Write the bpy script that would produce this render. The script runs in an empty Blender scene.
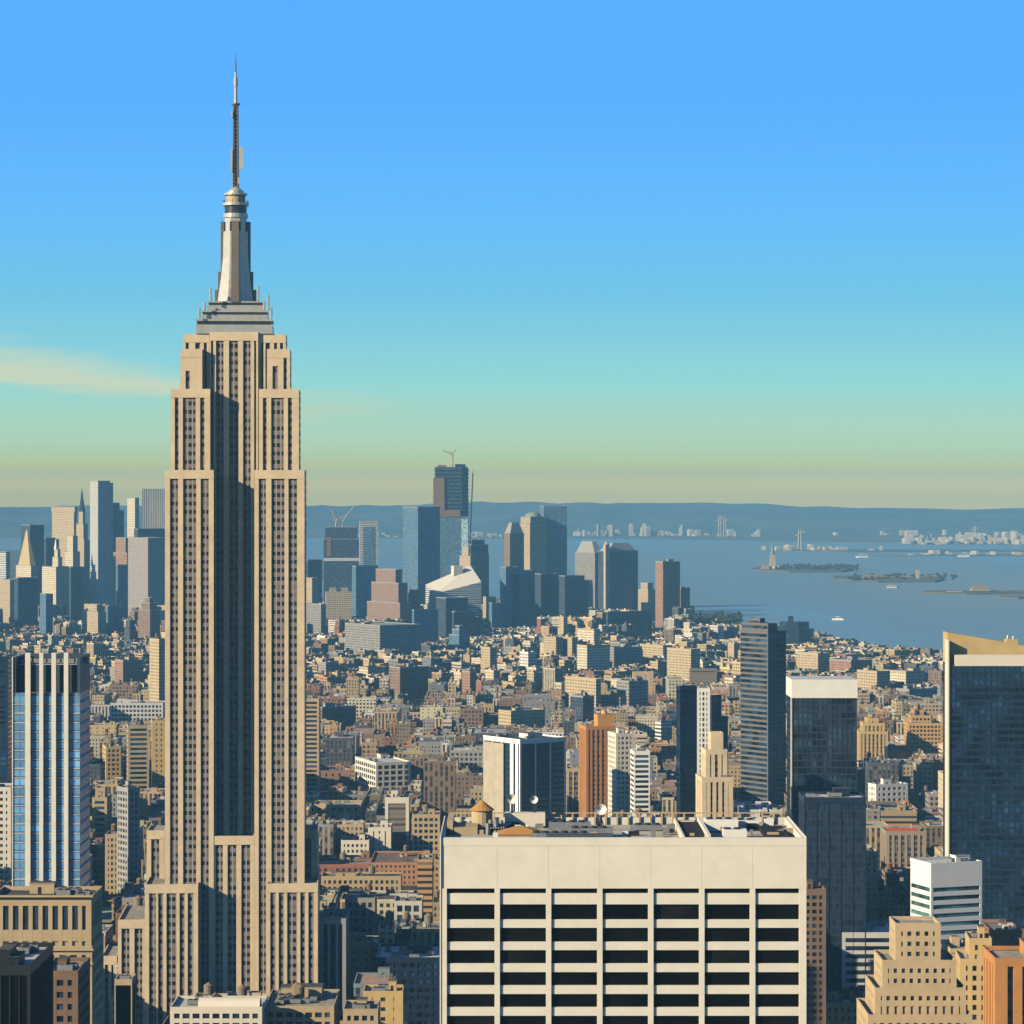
import bpy, math, random
import numpy as np
from mathutils import Vector, Matrix
scene = bpy.context.scene
random.seed(7)
R = math.radians
# ---------------------------------------------------------------- camera
F = 2900.0; CZ = 247.0; HY = 496.0; CX = 512.0     # focal length in pixels, camera height (m), eye level row, centre column
cam_d = bpy.data.cameras.new('camera'); cam = bpy.data.objects.new('camera', cam_d)
scene.collection.objects.link(cam); scene.camera = cam
cam.location = (0, 0, CZ); cam.rotation_euler = (R(90), 0, 0)
cam_d.sensor_width = 36; cam_d.lens = 36 * F / 1024
cam_d.shift_y = -(512 - HY) / 1024
cam_d.clip_start = 1; cam_d.clip_end = 120000
# ---------------------------------------------------------------- view, sun, sky
EXPO = 0.6
scene.view_settings.view_transform = 'Standard'; scene.view_settings.look = 'None'
scene.view_settings.exposure = EXPO; scene.view_settings.gamma = 1
SUN_EL = R(23); SUN_A = R(60)      # sun height; angle from straight behind the camera towards the left
sd = Vector((-math.sin(SUN_A) * math.cos(SUN_EL), -math.cos(SUN_A) * math.cos(SUN_EL), math.sin(SUN_EL)))
sl = bpy.data.lights.new('sun', 'SUN'); sl.energy = 4.8; sl.angle = R(0.5); sl.color = (1, .82, .55)
so = bpy.data.objects.new('sun', sl); scene.collection.objects.link(so)
so.rotation_euler = sd.to_track_quat('Z', 'Y').to_euler(); so.location = sd * 3000
w = bpy.data.worlds.new('World'); scene.world = w; w.use_nodes = True
nt = w.node_tree; nt.nodes.clear()
def N(nt, typ, **kw):
    n = nt.nodes.new(typ)
    for k, v in kw.items():
        if k.startswith('i_'): n.inputs[int(k[2:])].default_value = v
        else: setattr(n, k, v)
    return n
def math_n(nt, op, a, b=None, clamp=False):
    n = nt.nodes.new('ShaderNodeMath'); n.operation = op; n.use_clamp = clamp
    for i, x in enumerate((a, b)):
        if x is None: continue
        if isinstance(x, (int, float)): n.inputs[i].default_value = x
        else: nt.links.new(x, n.inputs[i])
    return n.outputs[0]
def mix_n(nt, fac, a, b, blend='MIX'):
    n = nt.nodes.new('ShaderNodeMixRGB'); n.blend_type = blend
    for i, x in enumerate((fac, a, b)):
        if isinstance(x, (int, float)): n.inputs[i].default_value = x
        elif isinstance(x, (tuple, list)): n.inputs[i].default_value = tuple(x)[:3] + (1,)
        else: nt.links.new(x, n.inputs[i])
    return n.outputs[0]
def ramp_n(nt, fac, stops, interp='LINEAR'):
    n = nt.nodes.new('ShaderNodeValToRGB'); n.color_ramp.interpolation = interp
    e = n.color_ramp.elements
    while len(e) < len(stops): e.new(0.5)
    for i, (p, c) in enumerate(stops):
        e[i].position = p; e[i].color = tuple(c)[:3] + (1,)
    nt.links.new(fac, n.inputs[0]); return n.outputs[0]
def s2l(c):
    return tuple((x / 255 / 12.92) if x / 255 <= .04045 else ((x / 255 + .055) / 1.055) ** 2.4 for x in c)
SC = 1 / 2 ** EXPO
def skyc(r, g, b): return tuple(x * SC for x in s2l((r, g, b)))
sky = N(nt, 'ShaderNodeTexSky', sky_type='NISHITA', sun_disc=False, sun_elevation=SUN_EL, sun_rotation=math.atan2(sd.x, sd.y), air_density=1.3, dust_density=.6, ozone_density=2.5)
tc = N(nt, 'ShaderNodeTexCoord'); sep = N(nt, 'ShaderNodeSeparateXYZ'); nt.links.new(tc.outputs['Generated'], sep.inputs[0])
el = math_n(nt, 'DIVIDE', math_n(nt, 'ADD', sep.outputs[2], math_n(nt, 'MULTIPLY', sep.outputs[0], .002)), 0.25, True)
SKY_PY = [494, 485, 475, 465, 455, 440, 410, 380, 350, 300, 250, 200, 150, 100, 0]
SKY_T = [(1.2, 0.86, 0.02), (1.42, 1.0, 0.02), (1.18, 0.97, 0.06), (0.96, 0.92, 0.14), (0.74, 0.87, 0.35), (0.62, 0.858, 0.493), (0.461, 0.801, 0.61), (0.342, 0.778, 0.742), (0.273, 0.692, 0.785), (0.184, 0.603, 0.842), (0.158, 0.554, 0.956), (0.134, 0.515, 1.03), (0.121, 0.476, 1.031), (0.105, 0.449, 1.046), (0.105, 0.434, 1.047)]
low = ramp_n(nt, el, [(min(1, (HY - py) / F / math.sqrt(1 + ((HY - py) / F) ** 2) / .25), tuple(x * SC for x in c)) for py, c in zip(SKY_PY, SKY_T)] + [(1, tuple(x * SC for x in (.05, .26, .75)))])
# thin soft cloud streaks low in the sky
mp = N(nt, 'ShaderNodeMapping'); mp.inputs['Scale'].default_value = (7, 7, 60); mp.inputs['Location'].default_value = (1.3, 0.4, .2)
nt.links.new(tc.outputs['Generated'], mp.inputs[0])
cn = N(nt, 'ShaderNodeTexNoise', noise_dimensions='3D'); cn.inputs['Scale'].default_value = 1.6; cn.inputs['Detail'].default_value = 5
nt.links.new(mp.outputs[0], cn.inputs['Vector'])
cc = math_n(nt, 'ADD', .031, math_n(nt, 'MULTIPLY', math_n(nt, 'MULTIPLY', sep.outputs[0], sep.outputs[0]), .46))
hw = math_n(nt, 'ADD', .0035, math_n(nt, 'MULTIPLY', sep.outputs[0], -.028))
cz = math_n(nt, 'MULTIPLY', math_n(nt, 'SUBTRACT', 1.0, math_n(nt, 'DIVIDE', math_n(nt, 'ABSOLUTE', math_n(nt, 'SUBTRACT', math_n(nt, 'ADD', sep.outputs[2], math_n(nt, 'MULTIPLY', math_n(nt, 'SUBTRACT', cn.outputs[0], .5), .03)), cc)), hw), True), 1.15, True)
cx = math_n(nt, 'MULTIPLY', math_n(nt, 'SUBTRACT', -.03, sep.outputs[0]), 12, True)
cm = math_n(nt, 'MULTIPLY', math_n(nt, 'MULTIPLY', cz, cx), math_n(nt, 'ADD', .35, math_n(nt, 'MULTIPLY', math_n(nt, 'SUBTRACT', cn.outputs[0], .3), 3, True)), True)
low = mix_n(nt, math_n(nt, 'MULTIPLY', cm, .68), low, skyc(236, 228, 178))
bg1 = N(nt, 'ShaderNodeBackground'); nt.links.new(low, bg1.inputs[0]); bg1.inputs[1].default_value = 1
bg2 = N(nt, 'ShaderNodeBackground'); bg2.inputs[1].default_value = .052; nt.links.new(mix_n(nt, 1.0, sky.outputs[0], (.60, .84, 1.22), 'MULTIPLY'), bg2.inputs[0])
ms = N(nt, 'ShaderNodeMixShader'); nt.links.new(math_n(nt, 'MULTIPLY', math_n(nt, 'SUBTRACT', sep.outputs[2], .175), 12, True), ms.inputs[0])
nt.links.new(bg1.outputs[0], ms.inputs[1]); nt.links.new(bg2.outputs[0], ms.inputs[2])
wo = N(nt, 'ShaderNodeOutputWorld'); nt.links.new(ms.outputs[0], wo.inputs[0])
HAZE_C = (.20, .53, .84); HAZE_D = 5.5e-5
scene.cycles.use_denoising = True
scene.cycles.max_bounces = 5; scene.cycles.volume_bounces = 0; scene.cycles.diffuse_bounces = 0; scene.cycles.glossy_bounces = 2
scene.cycles.transmission_bounces = 2; scene.cycles.transparent_max_bounces = 6
scene.cycles.caustics_reflective = False; scene.cycles.caustics_refractive = False

# ---------------------------------------------------------------- helpers
def PX(px, Y): return (px - CX) * Y / F
def PZ(py, Y): return CZ - (py - HY) * Y / F
def tag(o, label=None, cat=None, group=None, kind=None):
    if label: o['label'] = label
    if cat: o['category'] = cat
    if group: o['group'] = group
    if kind: o['kind'] = kind
    return o
def empty(name, loc, rz=0.0, **kw):
    o = bpy.data.objects.new(name, None); scene.collection.objects.link(o)
    o.location = loc; o.rotation_euler = (0, 0, rz); o.empty_display_size = 5
    tag(o, **kw); return o
def link_obj(name, me, parent=None, loc=(0, 0, 0), rot=(0, 0, 0)):
    o = bpy.data.objects.new(name, me); scene.collection.objects.link(o)
    o.parent = parent; o.location = loc; o.rotation_euler = rot; return o
class MB:
    """collects faces of one mesh; every wall gets a UV in metres"""
    def __init__(s): s.v = []; s.f = []; s.uv = []; s.mi = []; s.col = []; s.c = (1, 1, 1)
    def face(s, pts, mi=0, uv=None, col=None):
        b = len(s.v); s.v.extend([tuple(p) for p in pts]); s.f.append(tuple(range(b, b + len(pts))))
        if uv is None: uv = [(p[0], p[1]) for p in pts]
        s.uv.extend(uv); s.mi.append(mi); s.col.extend([col or s.c] * len(pts))
    def wall(s, a, b, z0, z1, mi=0, col=None, u0=0, a2=None, b2=None):
        L = math.hypot(b[0] - a[0], b[1] - a[1]); a2 = a2 or a; b2 = b2 or b
        s.face([(a[0], a[1], z0), (b[0], b[1], z0), (b2[0], b2[1], z1), (a2[0], a2[1], z1)], mi, [(u0, z0), (u0 + L, z0), (u0 + L, z1), (u0, z1)], col)
    def prism(s, poly, z0, z1, mi=0, tmi=None, col=None, tcol=None, scale=1.0, bottom=False, tz=None):
        n = len(poly); cx = sum(p[0] for p in poly) / n; cy = sum(p[1] for p in poly) / n
        top = [(cx + (p[0] - cx) * scale, cy + (p[1] - cy) * scale) for p in poly]
        for i in range(n):
            j = (i + 1) % n
            if tz:
                a, b = poly[i], poly[j]; L = math.hypot(b[0] - a[0], b[1] - a[1])
                s.face([(a[0], a[1], z0), (b[0], b[1], z0), (b[0], b[1], tz[j]), (a[0], a[1], tz[i])], mi, [(0, z0), (L, z0), (L, tz[j]), (0, tz[i])], col)
            else: s.wall(poly[i], poly[j], z0, z1, mi, col, 0, top[i], top[j])
        if scale > 0.001:
            s.face([(p[0], p[1], tz[i] if tz else z1) for i, p in enumerate(top)], mi if tmi is None else tmi, None, tcol or col)
        if bottom: s.face([(p[0], p[1], z0) for p in reversed(poly)], mi, None, col)
    def box(s, x0, x1, y0, y1, z0, z1, mi=0, tmi=None, col=None, tcol=None, bottom=False):
        s.prism([(x0, y0), (x1, y0), (x1, y1), (x0, y1)], z0, z1, mi, tmi, col, tcol, 1.0, bottom)
    def cyl(s, cx, cy, r, z0, z1, n=12, mi=0, r2=None, col=None, tmi=None):
        poly = [(cx + r * math.cos(2 * math.pi * i / n), cy + r * math.sin(2 * math.pi * i / n)) for i in range(n)]
        s.prism(poly, z0, z1, mi, tmi, col, None, 1.0 if r2 is None else r2 / r, True)
    def bar(s, p, q, t, mi=0, col=None):
        p = Vector(p); q = Vector(q); d = (q - p); L = d.length
        if L < 1e-6: return
        d.normalize(); a = d.orthogonal().normalized() * t / 2; b = d.cross(a).normalized() * t / 2
        r1 = [p + a + b, p - a + b, p - a - b, p + a - b]; r2 = [x + d * L for x in r1]
        for i in range(4):
            j = (i + 1) % 4; s.face([r1[i], r1[j], r2[j], r2[i]], mi, [(0, 0), (t, 0), (t, L), (0, L)], col)
        s.face(r2, mi, None, col); s.face(list(reversed(r1)), mi, None, col)
    def parapet(s, x0, x1, y0, y1, z0, z1, t=.4, mi=0, col=None):
        s.box(x0, x1, y0, y0 + t, z0, z1, mi, None, col); s.box(x0, x1, y1 - t, y1, z0, z1, mi, None, col)
        s.box(x0, x0 + t, y0 + t, y1 - t, z0, z1, mi, None, col); s.box(x1 - t, x1, y0 + t, y1 - t, z0, z1, mi, None, col)
    def mesh(s, name, mats, attr=False):
        me = bpy.data.meshes.new(name); me.from_pydata(s.v, [], s.f)
        uvl = me.uv_layers.new(name='UVMap'); uvl.data.foreach_set('uv', np.array(s.uv, dtype=np.float32).ravel())
        if attr:
            ca = me.color_attributes.new('Col', 'FLOAT_COLOR', 'CORNER')
            a = np.ones((len(s.col), 4), dtype=np.float32); a[:, :3] = np.array(s.col); ca.data.foreach_set('color', a.ravel())
        if not isinstance(mats, (list, tuple)): mats = [mats]
        for m in mats: me.materials.append(m)
        me.polygons.foreach_set('material_index', np.array(s.mi, dtype=np.int32)); me.update(); return me
    def build(s, name, mats, parent=None, attr=False, loc=(0, 0, 0), rot=(0, 0, 0)):
        return link_obj(name, s.mesh(name, mats, attr), parent, loc, rot)

# ---------------------------------------------------------------- materials
_mc = {}
def mat(name, col, rough=.85, metal=0., var=.12, scale=.15, spec=.3, bump=0.):
    key = (name, col, rough, metal)
    if key in _mc: return _mc[key]
    m = bpy.data.materials.new(name); m.use_nodes = True; t = m.node_tree; b = t.nodes['Principled BSDF']
    b.inputs['Roughness'].default_value = rough; b.inputs['Metallic'].default_value = metal; b.inputs['Specular IOR Level'].default_value = spec
    c = N(t, 'ShaderNodeTexCoord'); n = N(t, 'ShaderNodeTexNoise'); n.inputs['Scale'].default_value = scale; n.inputs['Detail'].default_value = 6
    n.inputs['Roughness'].default_value = .65
    t.links.new(c.outputs['Object'], n.inputs['Vector'])
    r = ramp_n(t, n.outputs[0], [(.3, tuple(x * (1 - var) for x in col)), (.7, tuple(min(1, x * (1 + var)) for x in col))])
    t.links.new(r, b.inputs['Base Color']); _mc[key] = m; return m
def facade(name, bay=3., fl=3.6, fu=.5, fv=.55, wall=(.4, .35, .28), glass=(.02, .025, .03), attr=False, span=None, mull=0, grough=.25, var=.15, lit=.25, blind=(.3, .27, .2)):
    """wall with rows of windows drawn in metres on the wall's UV; span colours the piece between windows of a column; all base colours"""
    key = ('f', name)
    if key in _mc: return _mc[key]
    m = bpy.data.materials.new(name); m.use_nodes = True; t = m.node_tree; b = t.nodes['Principled BSDF']
    uv = N(t, 'ShaderNodeUVMap'); uv.uv_map = 'UVMap'; sp = N(t, 'ShaderNodeSeparateXYZ'); t.links.new(uv.outputs[0], sp.inputs[0])
    u = math_n(t, 'DIVIDE', sp.outputs[0], bay); v = math_n(t, 'DIVIDE', sp.outputs[1], fl)
    fru = math_n(t, 'FRACT', u); frv = math_n(t, 'FRACT', v)
    inu = math_n(t, 'LESS_THAN', math_n(t, 'ABSOLUTE', math_n(t, 'SUBTRACT', fru, .5)), fu / 2)
    inv = math_n(t, 'LESS_THAN', math_n(t, 'ABSOLUTE', math_n(t, 'SUBTRACT', frv, .5)), fv / 2)
    win = math_n(t, 'MULTIPLY', inu, inv)
    cb = N(t, 'ShaderNodeCombineXYZ'); t.links.new(math_n(t, 'FLOOR', u), cb.inputs[0]); t.links.new(math_n(t, 'FLOOR', v), cb.inputs[1])
    oi = N(t, 'ShaderNodeObjectInfo'); t.links.new(oi.outputs['Random'], cb.inputs[2])
    wn = N(t, 'ShaderNodeTexWhiteNoise', noise_dimensions='3D'); t.links.new(cb.outputs[0], wn.inputs[0])
    rnd = wn.outputs[0]
    if attr:
        at = N(t, 'ShaderNodeAttribute'); at.attribute_name = 'Col'; wc = at.outputs['Color']
    else:
        rg = N(t, 'ShaderNodeRGB'); rg.outputs[0].default_value = tuple(wall) + (1,); wc = rg.outputs[0]
    c = N(t, 'ShaderNodeTexCoord'); n = N(t, 'ShaderNodeTexNoise'); n.inputs['Scale'].default_value = .12; n.inputs['Detail'].default_value = 7; n.inputs['Roughness'].default_value = .7
    t.links.new(c.outputs['Object'], n.inputs['Vector'])
    wv = ramp_n(t, n.outputs[0], [(.3, (1 - var,) * 3), (.7, (1 + var * .5,) * 3)])
    wc = mix_n(t, 1.0, wc, wv, 'MULTIPLY')
    if span is not None: wc = mix_n(t, inu, wc, mix_n(t, math_n(t, 'MULTIPLY', rnd, .3), span, tuple(x * .5 for x in span)))
    gl = mix_n(t, rnd, glass, tuple(min(1, x * 2.2 + .004) for x in glass))
    gl = mix_n(t, math_n(t, 'MULTIPLY', math_n(t, 'LESS_THAN', rnd, lit), .6), gl, blind)
    if mull:
        fm = math_n(t, 'FRACT', math_n(t, 'DIVIDE', sp.outputs[0], mull))
        mm = math_n(t, 'LESS_THAN', fm, .16); gl = mix_n(t, mm, gl, wc)
    colr = mix_n(t, win, wc, gl)
    t.links.new(colr, b.inputs['Base Color'])
    rr = mix_n(t, win, (.85,) * 3, (grough,) * 3); t.links.new(rr, b.inputs['Roughness']); b.inputs['Specular IOR Level'].default_value = .4
    bp = N(t, 'ShaderNodeBump'); bp.inputs['Strength'].default_value = .6; bp.inputs['Distance'].default_value = .3; bp.invert = True
    t.links.new(win, bp.inputs['Height']); t.links.new(bp.outputs[0], b.inputs['Normal'])
    _mc[key] = m; return m
def attr_mat(name, rough=.9, var=.25, scale=.25):
    m = bpy.data.materials.new(name); m.use_nodes = True; t = m.node_tree; b = t.nodes['Principled BSDF']; b.inputs['Roughness'].default_value = rough
    at = N(t, 'ShaderNodeAttribute'); at.attribute_name = 'Col'
    c = N(t, 'ShaderNodeTexCoord'); n = N(t, 'ShaderNodeTexNoise'); n.inputs['Scale'].default_value = scale; n.inputs['Detail'].default_value = 6
    t.links.new(c.outputs['Object'], n.inputs['Vector'])
    wv = ramp_n(t, n.outputs[0], [(.3, (1 - var,) * 3), (.7, (1 + var * .6,) * 3)])
    t.links.new(mix_n(t, 1.0, at.outputs['Color'], wv, 'MULTIPLY'), b.inputs['Base Color']); return m
def glassm(name, col=(.01, .014, .02), rough=.12, metal=0., spec=.35, lo=.5, hi=3.6):
    """window glass: every pane a slightly different tone by the object's own random number, under broad painted reflections"""
    key = ('g', name)
    if key in _mc: return _mc[key]
    m = bpy.data.materials.new(name); m.use_nodes = True; t = m.node_tree; b = t.nodes['Principled BSDF']
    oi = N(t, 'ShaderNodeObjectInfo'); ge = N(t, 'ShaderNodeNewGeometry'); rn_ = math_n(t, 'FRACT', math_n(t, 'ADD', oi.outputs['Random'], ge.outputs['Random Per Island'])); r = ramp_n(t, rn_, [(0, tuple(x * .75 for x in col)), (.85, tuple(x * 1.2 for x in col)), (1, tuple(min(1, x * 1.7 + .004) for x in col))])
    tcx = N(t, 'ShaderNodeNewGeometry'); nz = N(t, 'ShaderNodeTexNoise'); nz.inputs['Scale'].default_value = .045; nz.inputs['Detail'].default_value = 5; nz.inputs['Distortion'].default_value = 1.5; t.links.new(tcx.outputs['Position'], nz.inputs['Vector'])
    r = mix_n(t, 1.0, r, ramp_n(t, nz.outputs[0], [(.40, (lo,) * 3), (.66, (hi,) * 3)]), 'MULTIPLY')  # broad noise paints uneven reflections into the glass base colour
    t.links.new(r, b.inputs['Base Color']); b.inputs['Roughness'].default_value = rough; b.inputs['Metallic'].default_value = metal
    b.inputs['Specular IOR Level'].default_value = spec; _mc[key] = m; return m
M = dict(
    limestone=mat('limestone', (.68, .55, .365), .85, var=.14, scale=.12),
    cream=mat('cream_stone', (.70, .65, .54), .7, var=.06, scale=.12), offwhite=mat('off_white_panel', (.72, .69, .60), .7, var=.075, scale=.2),
    tanstone=mat('tan_stone', (.46, .36, .22), .85), yellowbrick=mat('yellow_brick', (.56, .40, .18), .85),
    orangebrick=mat('orange_brick', (.50, .23, .08), .85), redbrick=mat('red_brick', (.34, .12, .06), .85),
    brownbrick=mat('brown_brick', (.20, .13, .09), .85), grey=mat('grey_concrete', (.30, .30, .29), .85), lightgrey=mat('light_concrete', (.55, .55, .52), .8),
    white=mat('white_paint', (.78, .77, .72), .7, var=.05), darkmetal=mat('dark_metal', (.03, .035, .04), .5, .4), steel=mat('steel', (.45, .47, .48), .3, .8, var=.1),
    gravel=mat('roof_gravel', (.33, .30, .25), .95, var=.35, scale=.3), tarroof=mat('tar_roof', (.07, .07, .07), .95, var=.4, scale=.3),
    silverroof=mat('silver_roof', (.50, .52, .52), .7, var=.25, scale=.3), wood=mat('tank_wood', (.17, .10, .055), .9), woodroof=mat('tank_roof', (.42, .22, .07), .9),
    navy=mat('navy_panel', (.014, .026, .055), .4, var=.2), machine=mat('machine_grey', (.25, .26, .27), .6, .3, var=.3, scale=1.),
    tankcap=mat('tank_cap', (.24, .17, .10), .9), tankgrey=mat('tank_grey_wood', (.22, .19, .15), .9), orange=mat('orange_paint', (.6, .2, .05), .7), copper=mat('green_copper', (.22, .29, .24), .8),
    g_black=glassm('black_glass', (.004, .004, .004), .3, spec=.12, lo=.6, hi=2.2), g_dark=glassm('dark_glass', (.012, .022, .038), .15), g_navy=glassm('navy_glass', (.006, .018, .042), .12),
    g_sky_blue=glassm('sky_reflection_blue', (.15, .35, .58), .3, .1, lo=.85, hi=1.2), well_shade=mat('painted_shade_black', (.012, .013, .015), .9),  # blue base colour holds the reflected sky; black stands for roof well shade
)
# ---------------------------------------------------------------- roof pieces
def tank_meshes(r, h, leg, wm):
    m = MB(); m.cyl(0, 0, r, leg, leg + h, 12, 0)
    for a in range(4):
        x, y = r * .7 * math.cos(a * math.pi / 2 + .78), r * .7 * math.sin(a * math.pi / 2 + .78); m.bar((x, y, 0), (x, y, leg), .3, 1); m.bar((x, y, 0), (-y, x, leg), .12, 1)
    q = MB(); q.cyl(0, 0, r * 1.08, leg + h, leg + h + r * .7, 12, 0, r2=.02)
    return m.mesh('water_tank', [wm, M['darkmetal']]), q.mesh('tank_roof', [M['tankcap']])
TANKS = [tank_meshes(1.7, 3.2, 2.6, M['wood']), tank_meshes(2.1, 3.6, 2.2, M['tankgrey']), tank_meshes(1.5, 2.8, 3.2, M['brownbrick'])]
def add_tank(root, loc, r2): 
    t = r2.choice(TANKS); o = link_obj('water_tank', t[0], root, loc); link_obj('tank_roof', t[1], o); return o
def ac_mesh():
    m = MB(); m.box(-2.2, 2.2, -1.4, 1.4, .3, 1.9, 0); m.cyl(-1.1, 0, .8, 1.9, 2.2, 10, 1); m.cyl(1.1, 0, .8, 1.9, 2.2, 10, 1)
    for x in (-1.8, 1.8): m.box(x - .15, x + .15, -1.2, 1.2, 0, .3, 1)
    return m.mesh('cooling_unit', [M['machine'], M['darkmetal']])
AC = ac_mesh()
_d = MB(); _d.box(-.5, .5, -.1, 0, 0, 2.1, 0); DOOR = _d.mesh('door', M['darkmetal'])
def roof_kit(root, x0, x1, y0, y1, z, rnd, wm, tanks=1, acs=2, bulk=1):
    W = x1 - x0; D = y1 - y0
    if W < 5 or D < 5: return
    for k in range(bulk):
        m = MB(); a = min(W * rnd.uniform(.2, .4), 12); b = min(D * rnd.uniform(.2, .4), 10); h = rnd.uniform(2.5, 5)
        m.box(0, a, 0, b, 0, h, 0, 1); m.box(-.2, a + .2, -.2, b + .2, h, h + .25, 0, 1, bottom=True)
        bo = m.build('bulkhead', [wm, M['tarroof']], root, loc=(rnd.uniform(x0 + 1, x1 - a - 1), rnd.uniform(y0 + 1, y1 - b - 1), z)); link_obj('door', DOOR, bo, (a * .4, 0, 0))
    for k in range(tanks): add_tank(root, (rnd.uniform(x0 + 3, x1 - 3) if W > 7 else (x0 + x1) / 2, rnd.uniform(y0 + 3, y1 - 3) if D > 7 else (y0 + y1) / 2, z), rnd)
    for k in range(acs): link_obj('cooling_unit', AC, root, (rnd.uniform(x0 + 2.5, x1 - 2.5) if W > 6 else (x0 + x1) / 2, rnd.uniform(y0 + 2, y1 - 2), z), (0, 0, rnd.choice([0, math.pi / 2]) if W > 10 else 0))
PANES = {}
def pane_mesh(w, h, mt):
    k = (round(w, 2), round(h, 2), mt.name)
    if k not in PANES:
        m = MB(); m.box(-w / 2, w / 2, -.06, 0, -h / 2, h / 2, 0, bottom=True); PANES[k] = m.mesh('window', mt)
    return PANES[k]
def relief(root, faces, z0, z1, kind, bay, fl, pw, sh, wall, glass, depth=.45, budget=100, wname='window', baymat=None, core_in=.0, topband=1.2, stuffname=None):
    """faces: list of (ax, ay, bx, by) wall lines of the core, outward normal to the right of a->b.
    kind: grid (punched windows) | bands (ribbon windows) | strips (piers with bays between). returns wall MB pieces; windows become objects"""
    m = MB(); wins = []
    for fi, (ax, ay, bx, by) in enumerate(faces):
        e = depth if fi == 0 else 0.
        L = math.hypot(bx - ax, by - ay); ux, uy = (bx - ax) / L, (by - ay) / L; nx, ny = uy, -ux; ang = math.atan2(uy, ux)
        def blk(u0, u1, v0, v1, dep, mi=0):
            p = [(ax + ux * u0, ay + uy * u0), (ax + ux * u1, ay + uy * u1)]
            o = [(q[0] + nx * dep, q[1] + ny * dep) for q in p]
            m.prism([o[0], o[1], p[1], p[0]], v0, v1, mi, bottom=True)
        nb = max(1, round(L / bay)); bw = L / nb; nf = max(1, int((z1 - z0 - topband) / fl)); zt = z1 - topband
        blk(-e, L + e, zt, z1, depth, 0)
        if kind in ('grid', 'strips'):
            for i in range(nb + 1):
                uc = min(max(i * bw, pw / 2), L - pw / 2); blk(uc - pw / 2 - (e if i == 0 else 0), uc + pw / 2 + (e if i == nb else 0), z0, zt, depth)
        if kind == 'bands':
            blk(-e, pw, z0, zt, depth); blk(L - pw, L + e, z0, zt, depth)
        for j in range(nf):
            za = zt - (j + 1) * fl; zb = za + sh
            if kind == 'grid':
                for i in range(nb):
                    u0 = i * bw + (pw if i == 0 else pw / 2); u1 = (i + 1) * bw - (pw if i == nb - 1 else pw / 2)
                    blk(u0, u1, za, zb, depth - .03)
                    uc = (u0 + u1) / 2; wins.append((ax + ux * uc, ay + uy * uc, (zb + za + fl) / 2, ang, u1 - u0, fl - sh))
            elif kind == 'bands':
                blk(pw, L - pw, za, zb, depth - .03)
                wins.append((ax + ux * L / 2, ay + uy * L / 2, (zb + za + fl) / 2, ang, L - 2 * pw, fl - sh))
        if kind == 'strips':
            for i in range(nb):
                u0 = i * bw + (pw if i == 0 else pw / 2); u1 = (i + 1) * bw - (pw if i == nb - 1 else pw / 2)
                uc = (u0 + u1) / 2; wins.append((ax + ux * uc, ay + uy * uc, (z0 + zt) / 2, ang, u1 - u0, zt - z0))
    gm = baymat or glass
    for k, (x, y, z, ang, ww, hh) in enumerate(wins[:budget]):
        link_obj(wname, pane_mesh(ww, hh, gm), root, (x, y, z), (0, 0, ang))
    if len(wins) > budget:
        q = MB()
        for (x, y, z, ang, ww, hh) in wins[budget:]:
            c, s = math.cos(ang), math.sin(ang); nx, ny = s * .06, -c * .06
            a = (x - c * ww / 2 + nx, y - s * ww / 2 + ny); b = (x + c * ww / 2 + nx, y + s * ww / 2 + ny)
            q.wall(a, b, z - hh / 2, z + hh / 2)
        tag(q.build(wname, gm, root), kind='stuff')
    return m
def rect_from(spec):
    """from the columns of its left edge, near corner and right edge at distance Y to a real footprint"""
    xl, xc, xr, Y, b = spec; X = PX(xc, Y); tr = (xr - CX) / F; tl = (xl - CX) / F
    w_ = (tr * Y - X) / (math.cos(b) - tr * math.sin(b))
    if xl < xc and b > .05: d_ = (X - tl * Y) / (math.sin(b) + tl * math.cos(b))
    else: d_ = None
    return X, w_, d_
RECTS = []    # picture boxes of the landmarks, for picking the neighbours' words and finding hidden fillers
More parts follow.
